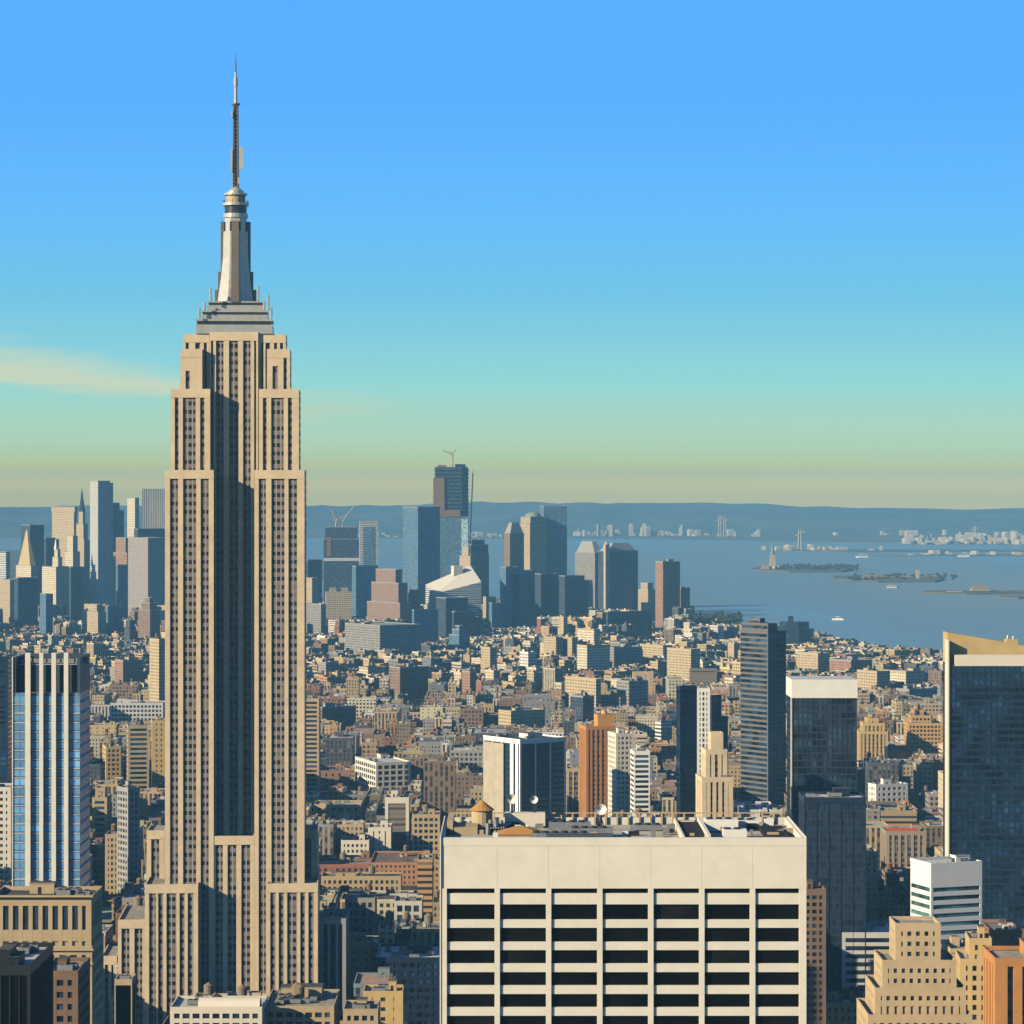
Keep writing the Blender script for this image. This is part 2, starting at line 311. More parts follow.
def hero(name, label, cat, xl, xc, xr, ytop, Y, b=0., d=None, zb=0., wall='tanstone', glass='g_dark', kind='grid', bay=3.4, fl=3.7, pw=1.2, sh=1.7, depth=.45,
         roof='gravel', tanks=0, acs=2, bulk=1, budget=60, ref=None, bands_mat=None, tiers=None, par=1.2, bot=None, topband=1.4, pat=None, group=None, wname=None, seed=None):
    if bot and pat is None and Y > 1150 and bot < 960 and ('tower' not in name or 'brown horizontal' in label) and ref != 'the white banded office':
        Yg = F * CZ / (bot - HY)      # stand where its visible foot meets the ground
        if Y < Yg < 4300: k_ = (Yg / Y) ** .5; bay, fl, pw, sh = bay * k_, fl * k_, pw * k_, sh * k_; Y = Yg
    elif bot and pat is not None and Y < 4300: Y = min(4250, max(Y, F * CZ / (bot - HY)))
    X, W, D = rect_from((xl, xc, xr, Y, b)); D = d or D or 25.; H = PZ(ytop, Y)
    rnd = random.Random(seed if seed is not None else hash_s(label))
    root = empty(name, (X, Y, 0), b, label=label, cat=cat, group=group)
    RECTS.append((min(xl, xc), ytop, xr, Y, ref, X, W, D, H, b, bot or ytop + 40))
    wm = M[wall] if isinstance(wall, str) else wall; gm = M[glass] if isinstance(glass, str) else glass
    tiers = tiers or [(0, 0, 1, 1, 0, 1)]      # x0,y0,x1,y1 fractions, z0,z1 fractions of H
    allm = MB()
    bay0, fl0, sh0, pw0 = bay, fl, sh, pw
    for tr_ in tiers:
        fx0, fy0, fx1, fy1, fz0, fz1 = tr_[:6]; bay, fl, sh, pw = tr_[6] if len(tr_) > 6 else (bay0, fl0, sh0, pw0)
        x0, x1, y0, y1, z0, z1 = fx0 * W, fx1 * W, fy0 * D, fy1 * D, fz0 * H, fz1 * H
        if pat is not None:
            m = MB(); m.prism([(x0, y0), (x1, y0), (x1, y1), (x0, y1)], z0, z1, 0, 1); m.parapet(x0 - .1, x1 + .1, y0 - .1, y1 + .1, z1 - .8, z1 + par, .5, 2)
            m.build('wall', [pat, M[roof], wm], root)
        else:
            dp = depth
            core = MB(); core.prism([(x0 + dp, y0 + dp), (x1 - dp, y0 + dp), (x1 - dp, y1 - dp), (x0 + dp, y1 - dp)], z0, z1 - .05, 0, 1)
            fs = [(x0 + dp, y0 + dp, x1 - dp, y0 + dp)]
            left = (x0 + dp, y1 - dp, x0 + dp, y0 + dp); right = (x1 - dp, y0 + dp, x1 - dp, y1 - dp)
            fs += [left, right] if xc > CX or b > 0 else [right, left]
            m = relief(root, fs, z0, z1, kind, bay, fl, pw, sh, wm, gm, dp, budget=budget, wname=wname or {'grid': 'window', 'bands': 'window_band', 'strips': 'window_bay'}[kind], baymat=bands_mat, topband=topband)
            m.parapet(x0, x1, y0, y1, z1, z1 + par, .4)
            off = len(m.v)
            m.v += core.v; m.f += [tuple(i + off for i in f) for f in core.f]; m.uv += core.uv; m.mi += core.mi; m.col += core.col
            m.build('wall', [wm, M[roof]], root)
        roof_kit(root, x0 + 1, x1 - 1, y0 + 1, y1 - 1, z1, rnd, wm, tanks, acs, bulk)
    return root, X, W, D, H
def hash_s(s):
    h = 0
    for ch in s: h = (h * 131 + ord(ch)) % 1000003
    return h
# ---------------------------------------------------------------- setting: ground, water, far shore, hills
def structure(o): o['kind'] = 'structure'; return o
asphalt = mat('asphalt', (.06, .058, .055), .95, var=.3, scale=.05)
land_m = mat('far_land', (.11, .10, .075), .95, var=.45, scale=.004)
hill_m = mat('wooded_hills', (.075, .085, .065), .95, var=.75, scale=.0022)
wm_ = bpy.data.materials.new('harbour_water'); wm_.use_nodes = True; t = wm_.node_tree; b = t.nodes['Principled BSDF']
c_ = N(t, 'ShaderNodeTexCoord'); mpw = N(t, 'ShaderNodeMapping'); mpw.inputs['Scale'].default_value = (.0012, .0003, 1); t.links.new(c_.outputs['Object'], mpw.inputs[0])
n_ = N(t, 'ShaderNodeTexNoise'); n_.inputs['Scale'].default_value = 1; n_.inputs['Detail'].default_value = 6; t.links.new(mpw.outputs[0], n_.inputs['Vector'])
t.links.new(ramp_n(t, n_.outputs[0], [(.35, (.16, .25, .28)), (.65, (.20, .29, .315))]), b.inputs['Base Color'])
t.links.new(math_n(t, 'MULTIPLY', n_.outputs[0], .9), b.inputs['Roughness']); b.inputs['Specular IOR Level'].default_value = .35
n2 = N(t, 'ShaderNodeTexNoise'); n2.inputs['Scale'].default_value = .02; n2.inputs['Detail'].default_value = 4; t.links.new(c_.outputs['Object'], n2.inputs['Vector'])
bp = N(t, 'ShaderNodeBump'); bp.inputs['Strength'].default_value = .5; bp.inputs['Distance'].default_value = 4; t.links.new(n2.outputs[0], bp.inputs['Height']); t.links.new(bp.outputs[0], b.inputs['Normal'])
m = MB(); m.box(-14000, 14000, -3500, 24500, -30, -3); structure(m.build('harbour_water', wm_))
# Manhattan, then Brooklyn, as slabs a little above the water
MAN = [(-5000, -3000), (900, -3000), (880, 1500), (835, 3000), (780, 4150), (640, 4450), (560, 5000), (430, 5450), (330, 6100), (180, 6750), (-60, 6950), (-500, 6700), (-1100, 6300), (-5000, 5900)]
m = MB(); m.prism(MAN, -29, 0); structure(m.build('city_ground', asphalt))
m = MB(); m.prism([(-9000, 7000), (-1250, 7300), (-600, 8200), (-500, 10500), (-1300, 13000), (-9000, 15000)], -29, -1); structure(m.build('far_shore_land', land_m))
m = MB(); m.prism([(-1200, 17200), (700, 16800), (1800, 15600), (3300, 14800), (7500, 14300), (9000, 24000), (-9000, 24000), (-9000, 17000)], -29, -1); structure(m.build('far_shore_land', land_m))
m = MB(); m.prism([(1130, 13300), (1500, 12900), (2500, 13050), (2550, 13350), (1500, 13500)], -29, 0); structure(m.build('harbour_pier_land', land_m))
m = MB(); m.prism([(1500, 12100), (2300, 11950), (4000, 12050), (4000, 12500), (2200, 12450)], -29, 0); structure(m.build('harbour_pier_land', land_m))
def fbm(x, seed, o=5):
    v = 0; a = 1; f = 1
    for k in range(o):
        v += a * math.sin(x * f * 1.7 + seed * 3.1 + k * 5.3) * math.cos(x * f * .61 + seed + k * 2.1); a *= .55; f *= 2.1
    return v
def ridge(name, y0, y1, x0, x1, hfun, seed):
    m = MB(); nx, ny = 150, 12; g = []
    rr = random.Random(seed)
    for j in range(ny + 1):
        fy = j / ny; row = []
        for i in range(nx + 1):
            x = x0 + (x1 - x0) * i / nx; e = math.sin(math.pi * min(1, fy * 1.0)) ** .8
            h = hfun(x) * e * (1 + .09 * fbm(x / 500 + j * .7, seed)) + (rr.uniform(0, 4) if 0 < j < ny else 0)
            row.append((x, y0 + (y1 - y0) * fy, max(-.9, h)))
        g.append(row)
    for j in range(ny):
        for i in range(nx): m.face([g[j][i], g[j][i + 1], g[j + 1][i + 1], g[j + 1][i]])
    return structure(m.build(name, hill_m))
ridge('hills', 18500, 23000, -8500, 8500, lambda x: 168 + 28 * math.exp(-((x - 1200) / 1800) ** 2) + 18 * fbm(x / 1900, 2, 3) - 25 * max(0, (x - 1800) / 2500), 1)
# islands
def island(name, pts, h=2.5):
    m = MB(); m.prism(pts, -29, h, scale=.97); return structure(m.build(name, land_m))
def isl(px0, px1, y0, y1): return [(PX(px0, y0), y0 + (y1 - y0) * .4), (PX(px0 + (px1 - px0) * .3, y0), y0), (PX(px1 - (px1 - px0) * .2, y0), y0 + 30), (PX(px1, y0), y0 + (y1 - y0) * .5), (PX(px1 - 10, y0), y1), (PX(px0 + 12, y0), y1)]
island('statue_island', isl(756, 866, 9450, 10050)); island('immigration_island', isl(842, 962, 8350, 8950)); island('harbour_spit', isl(925, 1060, 7350, 7560), 1.0); island('harbour_spit', isl(1000, 1060, 7030, 7180), 1.0)
leafm = mat('dark_tree_leaves', (.045, .05, .032), .95, var=.5, scale=.05)
def tree_mass(name, label, px0, px1, y0, y1, z, n, seed, h=(9, 17)):
    rr = random.Random(seed); m = MB()
    for k in range(n):
        Y = rr.uniform(y0, y1); x = PX(rr.uniform(px0, px1), Y); hh = rr.uniform(*h); r = rr.uniform(5, 11)
        for q in range(9):
            a = rr.uniform(0, 6.28); rad = rr.uniform(0, r * .7); cx, cy, czz = x + rad * math.cos(a), Y + rad * math.sin(a), z + hh * rr.uniform(.3, .95); s = rr.uniform(2, 4.5)
            vs = [Vector((cx + s * math.cos(b_ + a), cy + s * math.sin(b_ + a), czz + rr.uniform(-.5, .5) * s)) for b_ in (0, 1.3, 2.6, 3.9, 5.1)]
            top = Vector((cx, cy, czz + s * .9)); bo = Vector((cx, cy, czz - s * .8))
            for i in range(5): m.face([vs[i], vs[(i + 1) % 5], top]); m.face([vs[(i + 1) % 5], vs[i], bo])
    return tag(m.build(name, leafm), label, 'trees', kind='stuff')
tree_mass('tree_mass', 'dark trees covering the low island behind the statue', 780, 858, 9560, 9980, 2, 130, 3, (7, 15))
tree_mass('tree_mass', 'trees fringing the fort island with pale buildings', 848, 956, 8450, 8900, 2, 70, 4, (5, 9))
tree_mass('tree_mass', 'dark waterfront trees right of the brown brick tower by the harbour', 688, 740, 5350, 5700, 0, 120, 5, (10, 22))

# ---------------------------------------------------------------- the tall limestone skyscraper
esb = empty('skyscraper', (PX(234.3, 1290), 1290, 0), R(3), label='very tall limestone skyscraper with stepped shoulders, vertical window bays and a silver mast', cat='skyscraper')
ex0 = PX(235, 1290)
ebay = facade('limestone_window_bay', bay=2.13, fl=3.72, fu=.74, fv=.46, wall=(.36, .335, .30), span=(.235, .20, .18), glass=(.010, .010, .012), lit=.12, grough=.3, var=.06)
eside = facade('limestone_side', bay=4.3, fl=3.72, fu=.5, fv=.5, wall=(.48, .41, .29), span=(.25, .21, .18), glass=(.012, .012, .014), lit=.1)
RECTS.append((145, 55, 319, 1282, 'the silver masted skyscraper', ex0 - 40, 80, 60, 443, 0, 1010))
def esb_block(p0, p1, pt, Yp, rear, strips, pb=None, band=3.0, name='wall', stop=None):
    """front plane at Yp; p0,p1 columns; strips are (col,col[,top row])"""
    x0, x1 = PX(p0, Yp) - ex0, PX(p1, Yp) - ex0; y0 = Yp - 1290; y1 = rear - 1290; z1 = PZ(pt, Yp); z0 = PZ(pb, Yp) if pb else 0
    m = MB(); m.prism([(x0, y0 + .9), (x1, y0 + .9), (x1, y1), (x0, y1)], z0, z1, 1, 2)
    zt = z1 - band; cur = x0
    for s in strips:
        a, b = PX(s[0], Yp) - ex0, PX(s[1], Yp) - ex0
        st = PZ(s[2], Yp) if len(s) > 2 else zt
        m.box(cur, a, y0, y0 + .9, z0, zt, 0)
        if st < zt: m.box(a, b, y0 + .003, y0 + .9, st, zt, 0)
        q = MB(); q.wall((a, y0 + .6), (b, y0 + .6), z0, st, 0); q.wall((a, y0 + .88), (b, y0 + .88), z0, st, 0)
        q.face([(a, y0 + .6, st), (b, y0 + .6, st), (b, y0 + .88, st), (a, y0 + .88, st)], 0)
        q.build('window_bay', ebay, esb)
        cur = b
    m.box(cur, x1, y0, y0 + .9, z0, zt, 0); m.box(x0, x1, y0 - .12, y0 + .9, zt, z1 + .9, 0)
    m.box(x0, x0 + .5, y0 + .9, y1 - .5, z1, z1 + .9, 0); m.box(x1 - .5, x1, y0 + .9, y1 - .5, z1, z1 + .9, 0)
    m.build(name, [M['limestone'], eside, M['gravel']], esb)
    return x0, x1, y0, y1, z1
RE = 1334
esb_block(166, 214.5, 472, 1290, RE, [(171, 179), (184, 197), (201.5, 209.5)])
esb_block(255, 305, 472, 1290, RE, [(259.3, 266.5), (272, 285), (289, 297.5)])
esb_block(172.5, 211.5, 391, 1294.5, RE - 4, [(176.3, 180), (184.3, 197), (201.5, 205.7)], pb=474)
esb_block(260, 300, 391, 1294.5, RE - 4, [(264, 267.7), (272.3, 284.8), (289, 293)], pb=474)
esb_block(211.5, 260, 334, 1300.8, RE - 8, [(213, 215.3, 340), (218, 225.5, 339), (231, 240, 339), (245, 252.5, 339), (256, 258, 340)])
esb_block(185.5, 211.4, 336, 1302, RE - 8, [(188, 191, 341), (197.5, 202.5, 339), (206, 209, 339)], pb=393)
esb_block(260.1, 287.8, 336, 1302, RE - 8, [(263, 265.5, 339), (267.5, 272, 339), (276, 279, 341), (282, 285, 341)], pb=393)
esb_block(182.3, 204, 351, 1298, RE - 10, [(187.5, 191.5, 371)], pb=393)
esb_block(268.5, 291.5, 351, 1298, RE - 10, [(274, 279.5, 366), (285, 288.3, 354)], pb=393)
esb_block(214.6, 254.9, 838, 1290.3, 1301.5, [(216, 223.5), (228.3, 237), (242, 250.8)])
esb_block(145, 198, 886, 1282.3, RE + 8, [(149.3, 156), (158.3, 163.3), (166.6, 176.5), (179.6, 184.8), (187.7, 193.4)])
esb_block(266.5, 317.5, 886, 1282.3, RE + 8, [(269.9, 275.4), (278.4, 283.7), (286.8, 296.8), (299.9, 304.8), (308, 313.5)])
esb_block(150, 168, 832, 1309, RE + 4, [(154.5, 162.5)])
esb_block(304, 320, 832, 1309, RE + 4, [(308, 314)])
esb_block(119, 146, 921, 1288, RE + 4, [(122.6, 130.5), (135.5, 143.2)])
esb_block(103, 118.6, 957, 1292, RE + 4, [(106.5, 110), (113, 116.5)])
# crown tiers and mast
cyE = 22.; Yc = 1312.
def cxp(px): return PX(px + 2.2, Yc) - ex0
m = MB()
alu = mat('weathered_aluminium', (.50, .49, .44), .36, .35, var=.12, scale=.4); alud = mat('dark_mast_glass', (.06, .065, .07), .3, .5)
for (a, b, ya, yb, dd, mi) in [(198.5, 274, 326, 335, 17, 0), (199.5, 273, 322.5, 326, 16.4, 1), (198.5, 274, 320.5, 322.5, 17, 0), (204, 269, 316, 320.5, 14.5, 0), (205, 268, 313.5, 316, 14, 1), (204, 269, 312, 313.5, 14.5, 0),
                               (209, 265, 306.5, 312, 12.5, 0), (211, 263, 304, 306.5, 11.5, 1), (210, 264, 302.5, 304, 12, 0)]:
    m.box(cxp(a), cxp(b), {17: 11.3, 16.4: 11.8, 14.5: 12.2, 14: 12.6, 12.5: 13, 11.5: 13.5, 12: 13.2}[dd], cyE + dd * .8, PZ(yb, Yc), PZ(ya, Yc), mi, bottom=True)
for k, px in enumerate((202, 207, 213, 260, 266, 270, 273)):
    z = PZ((320, 312, 303, 303, 312, 312, 320)[k], Yc); m.cyl(cxp(px), cyE - 12, .5, z, z + (4.5, 3.5, 6, 7, 4, 7, 5)[k], 6, 0)
m.build('crown_tiers', [alu, alud], esb)
m = MB()
cx0 = cxp(236.8); zA = PZ(303, Yc); zB = PZ(258, Yc); zC = PZ(218, Yc)
def octo(r, o=.3927): return [(cx0 + r * math.cos(o + k * math.pi / 4), cyE + r * math.sin(o + k * math.pi / 4)) for k in range(8)]
m.prism(octo(5.3), zA, zC, 0)
m.prism(octo(8.7), zA, (zA + zB) / 2, 0, scale=.83); m.prism(octo(8.7 * .82), (zA + zB) / 2, zB, 0, scale=.86)
m.prism(octo(6.1), zB, PZ(232, Yc), 0, scale=.96)
for k in range(4):
    a = k * math.pi / 2; c, s = math.cos(a), math.sin(a)
    def rp(r, t_): return (cx0 + r * c - t_ * s, cyE + r * s + t_ * c)
    m.prism([rp(4, -1.9), rp(9.3, -1.9), rp(9.3, 1.9), rp(4, 1.9)], zA, PZ(290, Yc), 2)
    m.prism([rp(4, -1.7), rp(7.9, -1.7), rp(7.9, 1.7), rp(4, 1.7)], PZ(290, Yc), PZ(272, Yc), 2)
    m.prism([rp(4, -1.6), rp(6.7, -1.6), rp(6.7, 1.6), rp(4, 1.6)], PZ(272, Yc), PZ(222, Yc), 2)
for k in range(8):
    a = k * math.pi / 4 + .3927; m.box(cx0 + 5.1 * math.cos(a) - .5, cx0 + 5.1 * math.cos(a) + .5, cyE + 5.1 * math.sin(a) - .5, cyE + 5.1 * math.sin(a) + .5, zB, zC - 2, 1)
m.build('mast', [alu, alud, mat('mast_brown', (.22, .18, .14), .5, .3)], esb)
m = MB()
for (ya, yb, r, mi) in [(218, 214, 5.6, 0), (214, 206, 5.0, 1), (206, 203, 5.9, 0), (203, 195.5, 4.3, 2), (195.5, 193.5, 5.2, 0), (193.5, 191, 3.6, 0)]: m.cyl(cx0, cyE, r, PZ(ya, Yc), PZ(yb, Yc), 20, mi)
m.cyl(cx0, cyE, 3.2, PZ(191, Yc), PZ(187, Yc), 16, 0, r2=1.2)
for k in range(14):
    a = k * .4488; m.cyl(cx0 + 5.6 * math.cos(a), cyE + 5.6 * math.sin(a), .15, PZ(203, Yc), PZ(200.5, Yc), 5, 1)
m.build('observation_drum', [alu, alud, M['tanstone']], esb)
m = MB()
for sx in (-1, 1):
    for sy in (-1, 1): m.bar((cx0 + sx * 1.15, cyE + sy * 1.15, PZ(187, Yc)), (cx0 + sx * .8, cyE + sy * .8, PZ(104, Yc)), .5)
m.cyl(cx0, cyE, .7, PZ(187, Yc), PZ(104, Yc), 8, 0)
for k in range(22):
    z = PZ(187 - k * 3.8, Yc); m.box(cx0 - 1.3, cx0 + 1.3, cyE - 1.3, cyE + 1.3, z, z + .45, 0, bottom=True)
m.cyl(cx0, cyE, 2.0, PZ(105, Yc), PZ(103.5, Yc), 12, 0)
m.cyl(cx0, cyE, .75, PZ(103.5, Yc), PZ(72, Yc), 8, 1, r2=.5); m.cyl(cx0, cyE, .9, PZ(86, Yc), PZ(78, Yc), 8, 1); m.cyl(cx0, cyE, .4, PZ(72, Yc), PZ(54, Yc), 6, 0, r2=.1)
for (px, ya, yb) in ((241.5, 147, 170), (243.6, 148, 169), (232.8, 150, 172), (240, 178, 184), (233, 112, 118)): m.box(cxp(px) - .4, cxp(px) + .4, cyE - 2, cyE - 1.2, PZ(yb, Yc), PZ(ya, Yc), 1, bottom=True)
m.build('antenna', [mat('antenna_steel', (.16, .13, .11), .6, .3), mat('antenna_white', (.45, .47, .43), .5)], esb)

# ---------------------------------------------------------------- white office slab in front
GY = 600.; gx0 = PX(441, GY); gx1 = PX(805, GY); gW = gx1 - gx0; gz = PZ(838, GY); gD = 39.
gr = empty('office_building', (gx0, GY, 0), label='broad cream white office slab with black ribbon windows in seven bays, nearest to the camera', cat='office building')
RECTS.append((440, 815, 806, 600, 'the broad white office slab', gx0, gW, gD, gz, 0, 1100))
def gxp(px): return PX(px, GY) - gx0
def gzp(py): return PZ(py, GY)
m = MB(); zdeck = gz - 1.6
edges = [441, 497.2, 548.6, 599.8, 650.8, 701.8, 752.6, 805]
rows = [(888.5, 893.5), (904.5, 919.7), (928, 942), (950.3, 963.7), (972.3, 985.6), (994.2, 1007.4), (1016, 1029.5), (1038, 1051)]
dp = .9
m.box(0, gW, dp, gD, 0, zdeck, 0, 1)
# parapet ring and the well of the roof
m.box(0, gW, .0, dp + .5, zdeck, gz, 0); m.box(0, gW, gD - .6, gD, zdeck, gz, 0); m.box(0, .6, dp + .5, gD - .6, zdeck, gz, 0); m.box(gW - .6, gW, dp + .5, gD - .6, zdeck, gz, 0)
ytops = [r[0] for r in rows]
for i in range(7):
    a, b = gxp(edges[i]), gxp(edges[i + 1]); jl = .0 if i == 0 else .035; 
    m.box(a + jl, b, 0.06, dp, gzp(rows[0][0]), zdeck, 0, bottom=True)
    for j in range(len(rows) - 1): m.box(a + (1.2 if i == 0 else .55), b - (1.2 if i == 6 else .55), .25, dp, gzp(rows[j + 1][0]), gzp(rows[j][1]), 0, bottom=True)
for i, e in enumerate(edges):
    c = gxp(e); a, b = (0, 1.2) if i == 0 else ((gW - 1.2, gW) if i == 7 else (c - .55, c + .55)); m.box(a, b, -.15, dp, 0, gzp(rows[0][0]), 0)
m.box(-.25, 0, -.3, gD, 0, gz + .3, 0); m.box(gW, gW + .25, -.3, gD, 0, gz + .3, 0)
m.build('wall', [M['offwhite'], mat('pale_roof_deck', (.42, .40, .34), .9, var=.25, scale=.15)], gr)
for i in range(7):
    a, b = gxp(edges[i]) + (1.2 if i == 0 else .55), gxp(edges[i + 1]) - (1.2 if i == 6 else .55)
    for j, (ya, yb) in enumerate(rows):
        h = gzp(ya) - gzp(yb); q = pane_mesh(b - a, h, M['g_black']); link_obj('window' if j else 'vent_slot', q, gr, ((a + b) / 2, dp - .05, (gzp(ya) + gzp(yb)) / 2))
# roof machinery
def groof(px, y): return (px - CX) * (GY + y) / F - gx0
m = MB()
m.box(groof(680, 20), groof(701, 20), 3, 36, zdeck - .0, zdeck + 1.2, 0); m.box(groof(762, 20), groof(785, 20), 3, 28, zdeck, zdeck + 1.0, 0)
m.build('well_shade_box', M['well_shade'], gr)  # raised black boxes stand in for the shade of wells in the deck
for (a, b, c, d, e, mt) in ((groof(702, 20), groof(705, 20), 2, 37, gz + .5, 'cream'), (groof(678, 20), groof(680, 20), 2, 37, gz + .1, 'cream'), (groof(447, 20), groof(453, 20), 20, 36, gz + 1.2, 'tanstone'), (groof(505, 36), groof(545, 36), 33, 36.5, gz + 1.5, 'cream'), (groof(455, 30), groof(478, 30), 20, 30, gz - .1, 'tanstone')):
    m = MB(); m.box(a, b, c, d, zdeck, e, 0); m.build('roof_wall', M[mt], gr)
m = MB(); tx = groof(482, 30); m.cyl(tx, 30, 2.3, zdeck + .8, gz + 2.6, 16, 0); m.cyl(tx, 30, 2.8, gz + 2.6, gz + 4.7, 16, 1, r2=.05)
m.build('water_tank', [M['tanstone'], M['woodroof']], gr)
m = MB(); c = groof(519, 12); z = gz
m.prism([(c - 4.5, 10), (c + 5, 10), (c + 5, 17), (c - 4.5, 17)], zdeck, z - .5, 0); m.prism([(c - 4.7, 9.8), (c + 5.2, 9.8), (c + 5.2, 17.2), (c - 4.7, 17.2)], z - .5, z + .9, 1, scale=.15)
m.build('tent_roof', [M['tanstone'], M['woodroof']], gr)
m = MB()
for k in range(7):
    xx = groof(488 + k * 2.6, 20); m.cyl(xx, 19 + (k % 3), .5, zdeck, gz + (.9, 1.5, .4, 1.8, .7, 1.3, .2)[k], 8); m.bar((xx, 18, gz), (xx + 1.5, 24, gz + .4), .3)
m.build('pipework', M['machine'], gr)
for (px, y, w_, d_, h_) in ((560, 8, 12, 3.2, 1.6), (570, 22, 9, 3, 2.3), (592, 14, 9, 4, 1.9), (648, 26, 6, 4, 1.2), (722, 24, 7, 5, 2.6), (735, 12, 5, 3, 1.9), (748, 30, 5, 4, 1.8)):
    q = MB(); x = groof(px, y); q.box(-w_ / 2, w_ / 2, 0, d_, .2, h_, 0, bottom=True)
    for k in range(int(w_ // 2)): q.cyl(-w_ / 2 + 1 + 2 * k, d_ / 2, .7, h_, h_ + .35, 12, 1)
    q.box(-w_ / 2 + .3, -w_ / 2 + .6, .2, d_ - .2, 0, .2, 1); q.box(w_ / 2 - .6, w_ / 2 - .3, .2, d_ - .2, 0, .2, 1)
    q.build('cooling_unit', [M['machine'] if px < 700 else M['white'], M['darkmetal']], gr, loc=(x, y, zdeck))
q = MB(); x = groof(575, 6)
for k in range(2): q.cyl(0, 0, .9, 0, 14, 14, 0)
q.build('duct', M['steel'], gr, loc=(x - 6, 5.2 + dp, zdeck + 1.0), rot=(0, R(90), 0))
for (px, y, h_, r_) in ((601, 26, 4.0, 1.25), (512, 34, 5.5, 1.1), (534, 35, 5.4, .9)):
    q = MB(); q.cyl(0, 0, .25, 0, h_, 8, 0); q.bar((-.9, 0, 0), (0, 0, h_ * .8), .15); q.bar((.9, 0, 0), (0, 0, h_ * .8), .15)
    n = 10; ring = [(r_ * math.cos(2 * math.pi * i / n), -.5, h_ + r_ * .6 + r_ * math.sin(2 * math.pi * i / n)) for i in range(n)]
    for i in range(n): q.face([ring[i], ring[(i + 1) % n], (0, .1, h_ + r_ * .6)], 1); q.face([ring[(i + 1) % n], ring[i], (0, .35, h_ + r_ * .6)], 1)
    q.build('dish_antenna', [M['darkmetal'], M['white']], gr, loc=(groof(px, y), y, zdeck))
m = MB()
rr = random.Random(3)
for k in range(60):
    x = gW * rr.uniform(.02, .98); y = rr.uniform(4, 36); s = rr.uniform(.3, 1.1); q = MB(); q.box(0, s * rr.uniform(1, 3), 0, s, 0, rr.uniform(.4, 2.0), 0); q.build('roof_vent', [M['machine'], M['white'], M['tanstone'], M['darkmetal']][k % 4], gr, loc=(x, y, zdeck))
for k in range(30): x = .8 + k * (gW - 1.6) / 30; m.box(x, x + .35, gD - 1.1, gD - .6, zdeck, gz + .9, 1)
m.box(1, gW - 1, gD - 1.0, gD - .8, gz + .9, gz + 1.15, 1, bottom=True)
m.build('roof_rail', [M['machine'], M['tanstone']], gr)

# ---------------------------------------------------------------- blue glass tower, left
BY = 1020.; bx0 = PX(13, BY); bW = PX(80, BY) - bx0; bz = PZ(657, BY); bD = 24.
bt = empty('office_tower', (bx0, BY, 0), label='bright blue glass office tower with four cream vertical fins and an open dark crown', cat='office tower')
RECTS.append((13, 655, 90, BY, 'the blue glass tower', bx0, bW, bD, bz, 0, 900))
def bxp(px): return PX(px, BY) - bx0
zg = PZ(693, BY); m = MB(); sp = facade('sky_reflection_spandrel_glass', bay=1.4, fl=3.88, fu=.9, fv=.72, wall=(.28, .42, .55), glass=(.05, .12, .22), lit=.1)  # spandrel blue likewise paints in the reflected sky
m.box(0, bW, .3, bD, 0, zg, 0, 1); m.box(1, bW - 1, 4, bD - 3, zg, bz - 3, 2, 1)
m.box(0, 1, .3, bD, zg, bz, 2); m.box(bW - 1, bW, .3, bD, zg, bz, 2); m.box(1, bW - 1, bD - 1, bD, zg, bz, 2)
m.build('wall', [sp, M['silverroof'], mat('blue_grey_crown_panel', (.05, .075, .11), .5)], bt)
fins = [(25.5, 30.8), (39.6, 43.6), (51.8, 56.3), (64.2, 68.6)]; m = MB()
for (a, b) in fins: m.box(bxp(a), bxp(b), -.9, .3, 0, bz + 1.5, 0)
m.box(-.35, .0, -.1, bD, 0, bz, 0); m.build('fin', M['offwhite'], bt)
bays = [(13.3, 25.3), (31, 39.4), (43.8, 51.6), (56.5, 64), (68.8, 79.8)]
wins = []
fl = 9.22 * BY / F
for j in range(24):
    for (a, b) in bays: wins.append((bxp(a), bxp(b), zg - 1.2 - j * fl))
rest = MB(); frame = MB()
for k, (a, b, zt) in enumerate(wins):
    if k < 100: link_obj('window', pane_mesh(b - a, fl - 1.15, M['g_sky_blue']), bt, ((a + b) / 2, .26, zt - (fl - 1.15) / 2))
    else: rest.wall((a, .2), (b, .2), zt - fl + 1.15, zt)
    n = max(2, round((b - a) / 1.75))
    for u in range(1, n): x = a + (b - a) * u / n; frame.box(x - .05, x + .05, .06, .2, zt - fl + 1.15, zt, 0)
    frame.box(a, b, .08, .3, zt - fl + .35, zt - fl + .6, 0, bottom=True)
tag(rest.build('window', M['g_sky_blue'], bt), kind='stuff'); frame.build('mullion', M['lightgrey'], bt)
for k in range(5): link_obj('cooling_unit', AC, bt, (bW * .12 + k * 5, 11, bz - 3))
# ---------------------------------------------------------------- facade patterns for buildings far away
def P(name, **k): return facade(name, **k)
pt_tan = P('tan_window_wall', bay=3.2, fl=3.6, fu=.42, fv=.5, wall=(.50, .40, .25))
pt_cream = P('cream_window_wall', bay=3.4, fl=3.7, fu=.45, fv=.5, wall=(.66, .58, .42))
pt_grey = P('grey_window_wall', bay=3., fl=3.7, fu=.5, fv=.55, wall=(.30, .29, .28))
pt_brown = P('brown_window_wall', bay=3., fl=3.6, fu=.42, fv=.5, wall=(.25, .17, .12))
pt_brick = P('brick_window_wall', bay=3., fl=3.5, fu=.4, fv=.5, wall=(.34, .20, .14))
pt_navy = P('navy_glass_wall', bay=1.6, fl=3.9, fu=.85, fv=.72, wall=(.06, .08, .11), glass=(.02, .035, .06), lit=.03)
pt_blue = P('blue_glass_wall', bay=3.0, fl=4.0, fu=.9, fv=.75, wall=(.12, .2, .28), glass=(.05, .10, .16), lit=.03)
